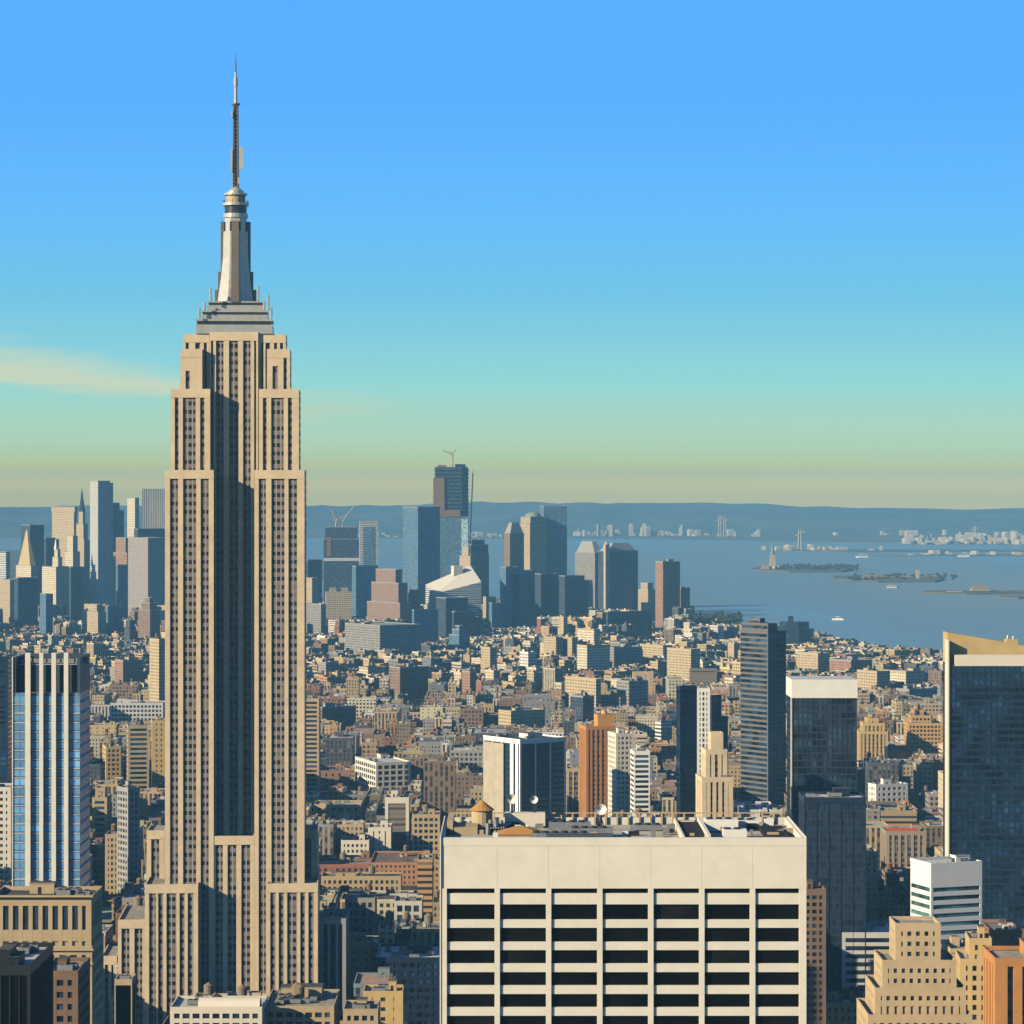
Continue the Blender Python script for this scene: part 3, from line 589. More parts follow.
pt_band = P('banded_wall', bay=60, fl=3.7, fu=1.1, fv=.5, wall=(.34, .32, .30), glass=(.015, .018, .022))
pt_wband = P('white_banded_wall', bay=60, fl=3.7, fu=1.1, fv=.48, wall=(.7, .69, .64), glass=(.02, .035, .05))
pt_strip = P('striped_wall', bay=4., fl=30, fu=.5, fv=1.1, wall=(.55, .52, .46), glass=(.05, .06, .07))
pt_steel = P('rippled_steel_wall', bay=3.0, fl=3.4, fu=.5, fv=.6, wall=(.55, .54, .50), glass=(.08, .11, .14), lit=.1)
bm_brown = P('brown_banded_bay', bay=40, fl=3.6, fu=1.1, fv=.45, wall=(.24, .19, .15), glass=(.05, .045, .045))
bm_arch = P('dark_window_bay', bay=1.5, fl=3.6, fu=.85, fv=.6, wall=(.22, .17, .13), glass=(.012, .013, .016))
bm_navy = P('navy_window_bay', bay=1.5, fl=3.8, fu=.9, fv=.75, wall=(.02, .03, .05), glass=(.01, .02, .04), lit=.0)
b35 = R(35); b32 = R(33)
BT, OB = 'building', 'office building'
# ---- left foreground
root, X_, W_, D_, H_ = hero('stone_building', 'ornate tan stone building with a row of tall windows under the blue glass tower', BT, 0, -12, 92, 901, 900, d=26, wall='tanstone', kind='grid', bay=3.55, fl=4.0, pw=1.5, sh=1.9, roof='tarroof', tanks=0, acs=5, bulk=1, bot=1000, ref='the ornate stone building', budget=100,
     tiers=[(0, 0, 1, 1, 0, .875), (.01, .03, .99, .97, .875, 1, (3.2, 11, 3.5, 1.3))], topband=1.6)
q = MB(); q.box(-.5, W_ + .5, -.7, 0, H_ * .875 - .2, H_ * .875 + .5, 0, bottom=True); q.box(-.3, W_ + .3, -.4, 0.9, H_ + 1.2, H_ + 1.7, 0, bottom=True); q.box(-.3, W_ + .3, -.5, 0, PZ(965, 900), PZ(962, 900), 0, bottom=True); q.build('cornice', M['tanstone'], root)
hero('office_building', 'low black glass building in the bottom left corner with cluttered grey roof', OB, -20, -20, 30, 970, 740, d=38, wall='darkmetal', glass='g_black', kind='strips', bay=2.4, pw=.3, roof='silverroof', acs=6, bulk=2, bot=1024, tanks=0)
hero('apartment_building', 'narrow dark building with one pale window column in the bottom left corner', BT, 42, 42, 78, 975, 820, d=24, wall='brownbrick', kind='grid', bay=3.3, fl=3.4, bot=1024, tanks=0, budget=40)
hero('apartment_building', 'cream wall with punched windows at the left edge beside the blue glass tower', BT, -20, -20, 11, 789, 1320, d=25, wall='cream', kind='grid', bay=3., fl=3.5, pw=1.6, sh=1.9, bot=895, budget=60)
hero('office_tower', 'dark navy tower sliver at the left edge above the cream wall', 'office tower', -20, -20, 8, 658, 2100, d=25, kind='bands', wall='navy', glass='g_navy', bot=740, budget=30)
# ---- between the blue tower and the skyscraper
hero('apartment_building', 'sunlit yellow brick building in a shaded gap left of the silver masted skyscraper', BT, 103, 106, 121, 748, 1950, b=R(15), d=24, wall='yellowbrick', kind='grid', bay=3, fl=3.5, bot=790, tanks=1)
hero('loft_building', 'tan loft building with brown banded windows left of the skyscraper shaft', BT, 126, 128, 149, 727, 1900, b=R(10), d=26, wall='tanstone', kind='bands', fl=3.5, sh=1.7, bot=800, tanks=1)
hero('civic_building', 'long pale grey stone building with flat wings behind the tan lofts', BT, 108, 110, 163, 704, 2400, d=34, wall='lightgrey', kind='grid', bay=3.5, fl=4, bot=730, acs=3, bulk=2)
hero('apartment_building', 'bright yellow lit box with a deep navy shadow beside the skyscraper shaft', BT, 150, 152, 166, 722, 2050, b=R(8), d=26, wall='yellowbrick', kind='grid', bay=4, fl=4, pw=2.5, sh=2.6, bot=790)
hero('office_building', 'small sunlit yellow building squeezed between dark towers left of the skyscraper', BT, 128, 130, 148, 803, 1680, b=R(10), d=20, wall='yellowbrick', kind='grid', bay=4, fl=3.6, pw=2.2, sh=2, bot=830)
hero('apartment_building', 'narrow tan brick building with many small windows standing in deep shade', BT, 104, 105, 119, 836, 1560, d=22, wall='tanstone', kind='grid', bay=2.8, fl=3.4, bot=905, tanks=1)
hero('apartment_building', 'narrow red brick building beside the skyscraper terraces', BT, 119, 120, 133, 850, 1480, d=22, wall='redbrick', kind='grid', bay=2.8, fl=3.4, bot=895, tanks=1)
hero('apartment_building', 'thin tan building with stepped top close behind the blue glass tower', BT, 90, 92, 107, 790, 1620, d=24, wall='tanstone', kind='bands', fl=3.5, bot=850, tanks=1, tiers=[(0, 0, 1, 1, 0, .85), (.15, .2, .8, .8, .85, 1)])
hero('office_tower', 'dark shaded tower beside the skyscraper shaft with a plain flat top', 'office tower', 117, 128, 140, 790, 1720, b=b35, wall='grey', kind='grid', bay=3, bot=860)
hero('small_building', 'little plain tan block with a flat roof at the skyscraper foot', BT, 114, 114.5, 132, 982, 1230, d=14, wall='tanstone', kind='grid', bay=8, pw=6.5, fl=8, sh=6, bot=1010, roof='tarroof', acs=1, bulk=0)
# ---- foot of the skyscraper
root, X_, W_, D_, H_ = hero('low_building', 'flat cream roof with a rounded vault in front of the skyscraper', BT, 168, 170, 262, 1010, 1150, d=26, wall='cream', kind='grid', bay=4, roof='silverroof', bot=1024, acs=4, bulk=0, budget=40)
q = MB(); n = 12
for k in range(n):
    a0, a1 = math.pi * k / n, math.pi * (k + 1) / n
    p = [(W_ * .3, 6 - 5 * math.cos(a0), H_ + 4 * math.sin(a0)), (W_ * .3, 6 - 5 * math.cos(a1), H_ + 4 * math.sin(a1)), (W_ * .97, 6 - 5 * math.cos(a1), H_ + 4 * math.sin(a1)), (W_ * .97, 6 - 5 * math.cos(a0), H_ + 4 * math.sin(a0))]
    q.face(p[::-1], 0); q.face([p[0], p[1], (W_ * .3, 6, H_)], 0); q.face([p[3], p[2], (W_ * .97, 6, H_)], 0)
q.build('vaulted_roof', M['cream'], root)
hero('low_building', 'low grey roof strewn with pale equipment at the right foot of the skyscraper', BT, 262, 264, 334, 1009, 1165, d=40, wall='tanstone', kind='grid', bay=4, roof='gravel', bot=1024, acs=14, bulk=2, tanks=2, budget=40)
# ---- right of the skyscraper
hero('office_building', 'shaded navy block with pale window grid right of the skyscraper foot', OB, 319, 320, 346, 921, 1290, d=30, wall='grey', kind='strips', bay=3.2, bot=1005, acs=2)
hero('office_building', 'shaded block with large dark windows behind the first block right of the skyscraper', OB, 344, 345, 375, 900, 1400, d=24, wall='grey', kind='grid', bay=4, fl=4.2, bot=950, tanks=1)
hero('loft_building', 'long tan stone loft with two rows of arched windows', BT, 320, 321, 401, 878, 1560, d=20, wall='tanstone', kind='grid', bay=2.9, fl=3.7, pw=1.4, bot=905, roof='tarroof', tanks=1, acs=3)
hero('office_building', 'cream building with punched windows and a taller plain corner block', OB, 340, 341, 369, 842, 1640, d=22, wall='cream', kind='grid', bay=2.6, fl=3.5, pw=1.3, sh=1.7, bot=870, acs=2)
hero('office_building', 'taller plain cream corner block with few small windows', OB, 366, 368, 391, 829, 1630, d=24, wall='cream', kind='grid', bay=5, fl=3.5, pw=3.4, sh=1.9, bot=868, bulk=1)
hero('apartment_tower', 'cream edged tower with brown horizontal bands left of the white office slab', 'tower', 384, 385, 409, 799, 1650, d=22, wall='cream', kind='strips', bay=12, pw=1.6, bands_mat=bm_brown, bot=862, topband=3, ref='the brown banded tower', acs=2, bulk=1)
hero('loft_building', 'cream lattice fronted loft between the brown banded tower and the white slab', BT, 411, 412, 440, 816, 1750, d=22, wall='tanstone', kind='grid', bay=3.2, fl=3.7, bot=865, tanks=1)
hero('loft_building', 'white gridded loft building with a lower left wing seen above the brown banded tower', BT, 355, 376, 411, 764, 1950, b=R(20), wall='cream', kind='grid', bay=5.5, fl=4.2, pw=1.4, sh=1.5, bot=800, acs=2, ref='the white gridded loft', roof='silverroof')
hero('loft_building', 'cream building with saw toothed windows and a bright silver roof', BT, 313, 314, 361, 806, 1800, d=30, wall='yellowbrick', kind='grid', bay=4.8, fl=5, pw=2.5, sh=2.5, roof='silverroof', bot=830, acs=6, bulk=0)
hero('loft_building', 'pink tan brick loft with blank side wall near the skyscraper shaft', BT, 313, 316, 350, 772, 2000, b=R(12), d=25, wall=mat('pink_brick', (.42, .27, .19)), kind='grid', bay=5, fl=4, pw=3.6, bot=795, acs=4)
hero('apartment_tower', 'slim brown and tan building hugging the right edge of the skyscraper', 'tower', 303, 304, 319, 700, 2300, d=20, wall='tanstone', kind='bands', fl=3.6, bot=800, bulk=1)
hero('office_building', 'long flat roofed building with a sunlit orange penthouse wall', OB, 362, 363, 403, 994, 1180, d=16, wall='yellowbrick', kind='grid', bay=4.6, fl=4, pw=3.2, sh=2.4, bot=1010, acs=3)
hero('office_building', 'low tan building with black windows at the bottom edge near the white slab', OB, 342, 343, 378, 1012, 1120, d=20, wall='tanstone', kind='grid', bay=3, bot=1024, acs=8)
hero('office_building', 'shaded navy office with pale roof cubes left of the white slab', OB, 375, 376, 440, 960, 1300, d=40, wall='navy', kind='grid', bay=3.5, roof='silverroof', bot=990, acs=10, bulk=2)
hero('office_building', 'grey fronted shaded building with two round topped windows left of the white slab', OB, 392, 394, 422, 903, 1420, d=24, wall='lightgrey', kind='grid', bay=5, fl=5, bot=935, acs=2)
# ---- centre towers above the white slab
root, X_, W_, D_, H_ = hero('office_tower', 'charcoal glass block with wide beige side wall and white roof rim', 'office tower', 483, 520, 566, 741, 1900, b=b35, wall='white', glass='g_navy', kind='strips', bay=11, pw=.9, depth=.6, bands_mat=bm_navy, bot=815, topband=2.2, roof='tarroof', acs=3, bulk=1, ref='the charcoal glass block', par=1.0)
q = MB(); q.box(-.75, -.15, D_ * .42, D_ * .97, 0, H_ - 3, 0); q.box(-.8, -.15, D_ * .03, D_ * .1, 0, H_ - 2, 1); q.box(-.8, -.15, D_ * .15, D_ * .22, 0, H_ - 2, 1); q.build('side_panel', [mat('beige_panel', (.40, .36, .28)), M['white']], root)
root, X_, W_, D_, H_ = hero('apartment_tower', 'orange brick tower with vertical piers and a bright orange rooftop block', 'tower', 584, 586, 616, 728, 2050, b=R(12), d=22, wall='orangebrick', kind='strips', bay=3.6, pw=1.5, bands_mat=P('orange_bay', bay=3, fl=3.4, fu=.6, fv=.5, wall=(.42, .17, .06), glass=(.03, .02, .02)), bot=815, ref='the orange brick tower', bulk=0, acs=1)
q = MB(); q.box(W_ * .42, W_ * .97, 3, 14, H_, PZ(715, 2050), 0, 1); q.cyl(W_ * .7, 8, 2.5, PZ(715, 2050), PZ(711, 2050), 12, 0, r2=1.5); q.build('penthouse', [mat('orange_stucco', (.62, .30, .08), .8), M['tarroof']], root)
hero('apartment_tower', 'cream brick tower with narrow windows next to the orange brick tower', 'tower', 613, 616, 634, 735, 1980, b=R(15), d=20, wall='cream', kind='grid', bay=2.8, fl=3.4, pw=1.3, bot=815, tanks=0, bulk=1)
hero('apartment_tower', 'white banded slab with dark balconies right of the cream brick tower', 'tower', 633, 634, 650, 753, 1900, b=R(5), d=20, wall='white', kind='bands', fl=3.3, sh=1.5, pw=.4, bot=815, bulk=1)
hero('apartment_tower', 'low tan block between the charcoal glass block and the orange tower', BT, 566, 567, 585, 770, 2150, d=24, wall='tanstone', kind='strips', bay=3.6, bot=815, bands_mat=bm_arch)
hero('office_tower', 'navy glass tower with one thin sunlit edge and square shoulders', 'office tower', 676, 680, 697, 688, 1900, b=b35, wall='navy', glass='g_navy', kind='bands', fl=3.6, sh=1.0, pw=.3, bot=815, ref='the thin navy tower', bulk=1, seed=4)
hero('apartment_tower', 'narrow white lattice tower wedged between two navy towers', 'tower', 696.5, 697, 710, 690, 1960, d=22, wall='white', kind='grid', bay=2.9, fl=3.5, pw=1.3, sh=1.3, bot=740, bulk=0)
hero('office_tower', 'stepped navy tower with curved balconies left of the tall banded tower', 'office tower', 709, 712, 728, 697, 2020, b=b35, wall='navy', glass='g_dark', kind='bands', fl=3.5, sh=1.3, bot=760, tiers=[(0, 0, 1, 1, 0, .86), (0, 0, .6, 1, .86, 1)], bulk=0)
hero('office_building', 'plain brown grey slab top rising behind the white lattice tower', OB, 689, 690, 717, 670, 2700, d=20, wall=mat('brown_grey_panel', (.20, .165, .13)), kind='bands', fl=20, sh=19, bot=690, bulk=0, acs=0)
hero('apartment_tower', 'beige stone tower with a grey crown in front of the navy towers', 'tower', 700, 702, 733, 765, 1500, d=20, b=R(6), wall='limestone', kind='strips', bay=3.4, pw=1.9, bot=815, tiers=[(0, 0, 1, 1, 0, .93), (.15, .15, .85, .85, .93, 1.06), (.35, .3, .75, .7, 1.06, 1.14)], bulk=0, tanks=0, bands_mat=bm_arch, ref='the beige stone tower')
hero('skyscraper', 'tall dark tower with grey banded left face and shaded navy right face', 'tower', 740, 768, 786, 633, 1700, b=b35, wall=mat('dull_grey_band', (.135, .13, .125)), glass='g_dark', kind='bands', fl=3.5, sh=1.45, pw=.5, bot=815, budget=100, ref='the tall dark banded tower', topband=1,
     tiers=[(0, 0, 1, 1, 0, 1), (0, 0, .5, .95, 1, 1.045), (.02, .3, .3, .7, 1.045, 1.07)], bulk=0)
root, X_, W_, D_, H_ = hero('office_tower', 'dark glass tower capped by a plain white crown box', 'office tower', 790, 792, 857, 698, 1545, d=30, wall=mat('slate_grey_frame', (.03, .042, .058), .4), glass='g_dark', kind='grid', bay=2.6, fl=3.7, pw=.35, sh=.9, depth=.3, bot=800, budget=100, ref='the white crowned dark tower', bulk=0, acs=0, topband=.4)
q = MB(); q.box(-.3, W_ + .3, -.3, D_ + .3, H_, PZ(679.5, 1545), 0, 1, bottom=True); q.build('crown', [M['white'], M['silverroof']], root)
q = MB(); q.box(-.6, .0, -.4, 2, 0, H_, 0); q.build('edge_pier', M['lightgrey'], root)
hero('office_tower', 'broad navy glass tower lower and nearer than the white crowned dark tower', 'office tower', 802, 804, 866, 800, 1330, d=26, wall='navy', glass='g_navy', kind='strips', bay=5.4, pw=.25, depth=.3, bands_mat=bm_navy, bot=930, budget=100, roof='silverroof', acs=4, bulk=1, ref='the broad navy glass tower')
hero('apartment_tower', 'grey banded tower edge just right of the white office slab', 'tower', 800, 803, 826, 892, 1180, d=20, wall='brownbrick', kind='grid', bay=2.6, fl=2.9, pw=1, sh=1.3, bot=1024, bulk=1, budget=100)
# right edge tower with the sloped tan top
RY = 1440.; root, X_, W_, D_, H_ = hero('office_tower', 'huge dark glass tower at the right edge under a sloping tan crown', 'office tower', 943, 949, 1062, 666, RY, d=20, wall=mat('slate_blue_frame', (.018, .03, .052), .35), glass='g_navy', kind='grid', bay=2.9, fl=3.5, pw=.3, sh=1.2, depth=.3, bot=895, budget=100, ref='the dark right edge tower', bulk=0, acs=0, topband=.3)
q = MB(); q.box(-.7, .0, -.7, 9, 0, PZ(640, RY), 0)
xa, xb = -.7, W_ * .62
q.prism([(-.0, 5), (W_, 5), (W_, D_), (0, D_)], H_, H_ + 14, 1, tz=[PZ(633, RY), PZ(652, RY), PZ(652, RY), PZ(633, RY)])
q.box(W_ * .05, W_ * 1, -.2, 4.9, H_, PZ(655, RY), 2, bottom=True)
q.box(W_ * .53, W_ * .63, 7, 14, H_, PZ(640, RY), 1); q.cyl(W_ * .55, 10, .5, PZ(640, RY), PZ(636, RY), 8); q.cyl(W_ * .6, 10, .5, PZ(640, RY), PZ(637, RY), 8)
q.build('crown', [M['cream'], mat('tan_crown_panel', (.52, .38, .17), .8), M['cream']], root)
# white grey office with blank top
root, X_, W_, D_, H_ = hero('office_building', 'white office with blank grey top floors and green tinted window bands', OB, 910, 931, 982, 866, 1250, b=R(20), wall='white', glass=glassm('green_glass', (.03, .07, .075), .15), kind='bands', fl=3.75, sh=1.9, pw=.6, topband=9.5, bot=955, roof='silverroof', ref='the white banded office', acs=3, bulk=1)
hero('office_tower', 'stepped yellow stone building with small windows near the lower right', 'tower', 865, 868, 972, 931, 960, d=32, wall=mat('yellow_stone', (.52, .40, .24), .85), kind='grid', bay=2.7, fl=3.4, pw=1.5, sh=1.9, bot=1024, ref='the stepped yellow building', budget=100, bulk=0, acs=0, topband=1.6, roof='gravel',
     tiers=[(0, .0, 1, 1, 0, .72), (.08, .12, .96, .95, .72, .80), (.16, .2, .88, .9, .80, .885), (.3, .3, .74, .8, .885, 1.0)])
hero('apartment_building', 'tan brick building with paired windows behind the stepped yellow building', BT, 958, 960, 998, 948, 1100, d=22, b=R(-4), wall='yellowbrick', kind='grid', bay=3.4, fl=3.7, pw=1.8, bot=1000, tiers=[(0, 0, 1, 1, 0, .93), (.25, .1, .85, .9, .93, 1.03)], roof='silverroof')
hero('apartment_tower', 'orange brick building with strong vertical piers in the bottom right corner', 'tower', 990, 995, 1060, 962, 880, d=24, wall='orangebrick', kind='strips', bay=5.2, pw=2.6, depth=1.2, bands_mat=bm_arch, bot=1024, roof='gravel', ref='the orange pier building')
root, X_, W_, D_, H_ = hero('office_building', 'grey brown building with dark vertical strips and a red stripe along its top', OB, 884, 886, 926, 833, 1650, d=26, wall=mat('grey_brown_stone', (.33, .27, .21)), kind='strips', bay=4.2, pw=1.7, bands_mat=bm_arch, bot=880, acs=3, bulk=1)
q = MB(); q.box(.3, W_ * .8, .2, .7, H_ + 1.3, H_ + 3.2, 0, bottom=True); q.build('red_stripe', mat('red_paint', (.5, .1, .04)), root)
hero('loft_building', 'white loft with sunlit side wall below the navy cube', BT, 868, 876, 908, 786, 1900, b=R(20), wall='white', kind='grid', bay=4.2, fl=4, pw=1.8, sh=2, bot=815, tanks=1)
hero('office_building', 'small navy glass cube among tan apartment houses', OB, 884, 888, 912, 748, 2350, b=b35, wall='navy', glass='g_navy', kind='bands', bot=768)
hero('apartment_building', 'golden stepped apartment house with vertical ribs right of the white crown box', BT, 857, 859, 888, 720, 2600, d=30, wall='yellowbrick', kind='strips', bay=3.6, pw=1.8, bot=765, tiers=[(0, 0, 1, 1, 0, .72), (.15, .1, .9, .9, .72, .9), (.3, .2, .7, .8, .9, 1)], bands_mat=bm_arch)
hero('apartment_building', 'orange tan stepped apartment house left of the dark right edge tower', BT, 905, 908, 942, 712, 2700, d=30, wall=mat('orange_tan_brick', (.52, .33, .15)), kind='grid', bot=770, tiers=[(0, 0, 1, 1, 0, .75), (.1, .1, .7, .9, .75, .9), (.2, .3, .5, .8, .9, 1)], tanks=2)
hero('apartment_building', 'deep red brick apartment house against the edge of the dark right edge tower', BT, 928, 934, 946, 765, 2200, d=24, b=R(15), wall=mat('bright_red_brick', (.36, .13, .07)), kind='grid', bot=800, tanks=1)
hero('apartment_building', 'olive cream brick building with flat roof left of the red brick house', BT, 915, 917, 933, 766, 2250, d=22, wall='tanstone', kind='grid', bot=800)
hero('warehouse', 'low wide roof slab with a sloped pale surface below the broad navy glass tower', 'warehouse', 838, 842, 905, 935, 1330, d=36, wall='lightgrey', kind='bands', roof='silverroof', bot=960, acs=5, bulk=1)
hero('warehouse', 'long pale low roof at the right edge below the dark tower', 'warehouse', 975, 978, 1060, 905, 1480, d=46, wall='cream', kind='grid', bay=5, roof='silverroof', bot=925, acs=9, bulk=2)
# ---- beyond: village and waterfront (grid turned)
far = [
 ('apartment_tower', 'brown brick waterfront apartment tower standing alone against the harbour', 'tower', 660, 663, 680, 562, 5300, pt_brick, 612, 'the brown brick tower'),
 ('apartment_tower', 'shorter dark tower attached right of the brown brick waterfront tower', 'tower', 678, 681, 690, 588, 5350, pt_brown, 612, None),
 ('office_building', 'tan office with sunlit side and shaded navy front right of the tall dark tower', OB, 796, 818, 830, 654, 3900, pt_tan, 676, None),
 ('loft_building', 'reddish brick warehouse with a raised corner tower facing the river', BT, 826, 851, 872, 661, 3950, pt_brick, 680, None),
 ('loft_building', 'tan wedge shaped warehouse with bright left face and navy right side', BT, 857, 877, 890, 672, 3500, pt_tan, 696, None),
 ('loft_building', 'bright cream warehouse near the river right of the tan wedge warehouse', BT, 884, 906, 925, 672, 3700, pt_cream, 690, None),
 ('loft_building', 'pale blue grey warehouse left of the dark right edge tower', BT, 905, 909, 935, 690, 3500, pt_grey, 705, None),
 ('office_building', 'plain tan slab below the harbour left of the tall dark tower', OB, 667, 691, 700, 650, 3350, pt_tan, 684, None),
 ('loft_building', 'tan building with wide lit wall above the brown grey slab', BT, 640, 663, 672, 646, 3700, pt_tan, 660, None),
 ('apartment_tower', 'bright cream tower with shaded navy front in the middle distance', 'tower', 577, 587, 610, 646, 3600, pt_cream, 676, None),
 ('office_building', 'pale yellow block rising behind the bright cream tower', OB, 577, 594, 600, 630, 4100, pt_cream, 650, None),
 ('office_building', 'wide shaded navy building right of the bright cream tower', OB, 611, 614, 642, 648, 3500, pt_grey, 672, None),
 ('apartment_tower', 'sunlit yellow tower pair left of the bright cream tower', 'tower', 544, 556, 563, 638, 3800, pt_tan, 660, None),
 ('apartment_tower', 'second sunlit yellow tower with a dark front left of the bright cream tower', 'tower', 562, 572, 578, 638, 3850, pt_tan, 662, None),
 ('apartment_building', 'broad tan apartment block with plain face behind the slim navy tower', BT, 565, 596, 601, 680, 3000, pt_tan, 716, None),
 ('apartment_tower', 'slim navy tower above the orange brick tower', 'tower', 580, 583, 594, 697, 2600, pt_navy, 730, None),
 ('apartment_building', 'cream apartment block above the orange rooftop block', BT, 598, 620, 628, 698, 2650, pt_cream, 715, None),
 ('apartment_building', 'two toned grey and navy apartment slab left of the thin navy tower', BT, 627, 629, 648, 682, 3100, pt_grey, 715, None),
 ('apartment_building', 'small cream tower among low roofs right of the broad tan block', BT, 611, 621, 625, 680, 3200, pt_cream, 696, None),
 ('office_building', 'white sided block with a navy front near the thin navy tower', OB, 655, 661, 672, 722, 2500, pt_wband, 750, None),
 ('apartment_building', 'brick apartment slab with a rusty front in the low roofscape', BT, 462, 470, 476, 672, 3300, pt_brick, 700, None),
 ('apartment_building', 'yellow tan apartment house with wide flat top above the charcoal glass block', BT, 508, 511, 545, 712, 2700, pt_tan, 735, None),
 ('apartment_building', 'tall tan apartment slab with a shaded right side in the middle roofscape', BT, 481, 490, 497, 648, 3700, pt_tan, 675, None),
 ('civic_building', 'long grey building with rows of tall windows below the reddish stepped block', BT, 345, 380, 420, 626, 4300, pt_grey, 655, None),
 ('civic_building', 'white gridded block in the low roofscape right of the skyscraper', BT, 366, 368, 387, 668, 3600, pt_cream, 682, None),
 ('loft_building', 'wide tan brown slab with a long white parapet in the low roofscape', BT, 396, 400, 428, 668, 3500, pt_brown, 700, None),
 ('apartment_building', 'wide brown block just right of the skyscraper shaft', BT, 319, 322, 356, 708, 3000, pt_brown, 730, None),
 ('apartment_building', 'grey tower slab hugging the skyscraper shaft on its right side', BT, 303, 321, 326, 605, 5000, pt_grey, 640, None),
 ('apartment_building', 'shaded slab below the pale sloping roofed block', BT, 450, 454, 476, 612, 4900, pt_navy, 650, None),
 ('office_building', 'navy wall with terracotta end standing in the left roofscape', OB, 121, 123, 143, 661, 3000, pt_brick, 690, None),
 ('apartment_building', 'tall tan brown slab pressed against the left edge of the skyscraper shaft', BT, 157, 159, 169, 640, 3100, pt_tan, 720, None),
]
for (nm, lb, ct, xl, xc, xr, yt, Y, pm, bo, rf) in far:
    hero(nm, lb, ct, xl, xc, xr, yt, Y, b=b32, pat=pm, wall='tanstone' if pm in (pt_tan, pt_cream) else 'grey', bot=bo, ref=rf, d=24 if xc - xl < 5 else None, tanks=1 if Y < 3900 else 0, acs=1, bulk=1)
# dark riverside block with a curved outline
wY = 4700.; m = MB(); pl = [(0, 0), (14, -22), (46, -24), (72, -8), (80, 22), (60, 50), (16, 52), (2, 30)]
m.prism(pl, 0, PZ(640, wY), 0, 1); m.prism([(6 + x * .82, y * .8) for x, y in pl], PZ(640, wY), PZ(629, wY), 0, 1); m.prism([(14 + x * .62, y * .62) for x, y in pl], PZ(629, wY), PZ(622, wY), 0, 1); m.box(28, 36, -4, 6, PZ(622, wY), PZ(616, wY), 0, 1)
root = empty('apartment_tower', (PX(771, wY), wY, 0), label='dark blue domed block on the riverbank behind the tall dark banded tower', cat='building'); m.build('wall', [P('deep_blue_wall', bay=2, fl=3.8, fu=.8, fv=.7, wall=(.025, .04, .07), glass=(.01, .02, .04), lit=.02), M['navy']], root)
RECTS.append((771, 618, 822, wY, None, PX(771, wY), 80, 60, 50, 0, 650))

# ---------------------------------------------------------------- downtown, far
def dt(nm, label, xl, xc, xr, yt, Y, pm, tiers=None, b=b32, d=None, bot=None, ref=None, roof='gravel', wall='grey'):
    return hero(nm, label, 'skyscraper', xl, xc, xr, yt, Y, b=b, d=d, pat=pm, tiers=tiers, bot=bot or yt + 60, ref=ref, acs=0, bulk=0, tanks=0, roof=roof, wall=wall, par=.6)
T2 = [(0, 0, 1, 1, 0, .8), (.15, .15, .85, .85, .8, 1)]
T3 = [(0, 0, 1, 1, 0, .72), (.14, .14, .86, .86, .72, .88), (.3, .3, .7, .7, .88, 1)]
def pyramid(rt, W, D, z, h, mt, s=.0, inset=.1):
    q = MB(); q.prism([(W * inset, D * inset), (W * (1 - inset), D * inset), (W * (1 - inset), D * (1 - inset)), (W * inset, D * (1 - inset))], z, z + h, 0, scale=max(s, .02)); return q.build('roof', mt, rt)
gold = mat('gilded_roof', (.52, .40, .20), .6, .1)
r_, X_, W_, D_, H_ = dt('skyscraper', 'slim tan courthouse tower ending in a golden pyramid at the far left', 16, 31, 38, 566, 5700, pt_cream, bot=600); pyramid(r_, W_, D_, H_, 70, gold, .1)
dt('skyscraper', 'flat topped navy tower behind the golden pyramid tower', 21, 30, 44, 525, 6050, pt_navy)
dt('skyscraper', 'broad tan tower with a bright cornice band left of the rippled steel tower', 52, 74, 77, 507, 6250, pt_tan, tiers=[(0, 0, 1, 1, 0, .95), (.0, -.03, 1.03, 1.03, .95, 1)])
r_, X_, W_, D_, H_ = dt('skyscraper', 'slender stone tower with a pointed blue top left of the rippled steel tower', 74, 84, 90, 512, 6200, pt_tan, tiers=T3); pyramid(r_, W_, D_, H_, 50, M['navy'], .05, .3)
dt('skyscraper', 'tall rippled steel residential tower with sunlit left face at the left cluster', 90, 98, 114, 481, 5650, pt_steel, tiers=[(0, 0, .75, 1, 0, 1), (.75, .1, 1, 1, 0, .985)], ref='the rippled steel tower', bot=590)
dt('skyscraper', 'navy tower with a stepped right shoulder behind the rippled steel tower', 112, 113, 124, 503, 6300, pt_navy, tiers=[(0, 0, .6, 1, 0, 1), (.6, 0, 1, 1, 0, .93)], d=30)
dt('skyscraper', 'thin sunlit cream slab tower left of the grey striped tower', 130, 135, 139, 498, 6400, pt_cream, d=40)
dt('skyscraper', 'wide grey tower with fine vertical stripes left of the skyscraper shaft', 141, 142, 166, 489, 6600, pt_strip, b=R(5), d=40)
dt('skyscraper', 'grey slab with a deep navy right face left of the skyscraper shaft', 128, 148, 165, 538, 5400, P('plain_grey_wall', bay=3, fl=3.7, fu=.3, fv=.3, wall=(.32, .29, .27)), bot=600)
dt('skyscraper', 'dark cap building with a flat overhanging top behind the grey slab', 134, 138, 166, 529, 5900, pt_navy)
r_, X_, W_, D_, H_ = dt('skyscraper', 'ornate pale civic tower with a wedding cake spire', 42, 56, 70, 567, 5600, pt_cream, tiers=[(0, 0, 1, 1, 0, 1), (.35, .2, .65, .6, 1, 1.17), (.4, .28, .6, .52, 1.17, 1.3)], bot=610); pyramid(r_, W_, D_, H_ * 1.3, 24, M['cream'], .02, .42)
dt('skyscraper', 'cream tower with dark arcaded top right of the wedding cake spire', 65, 73, 80, 536, 6000, pt_cream, tiers=T2)
dt('skyscraper', 'shaded navy slab in front of the wedding cake tower', 69, 71, 84, 567, 5500, pt_navy)
dt('skyscraper', 'pale blue slim tower in front of the left cluster', 40, 46, 53, 594, 5000, pt_blue, bot=640)
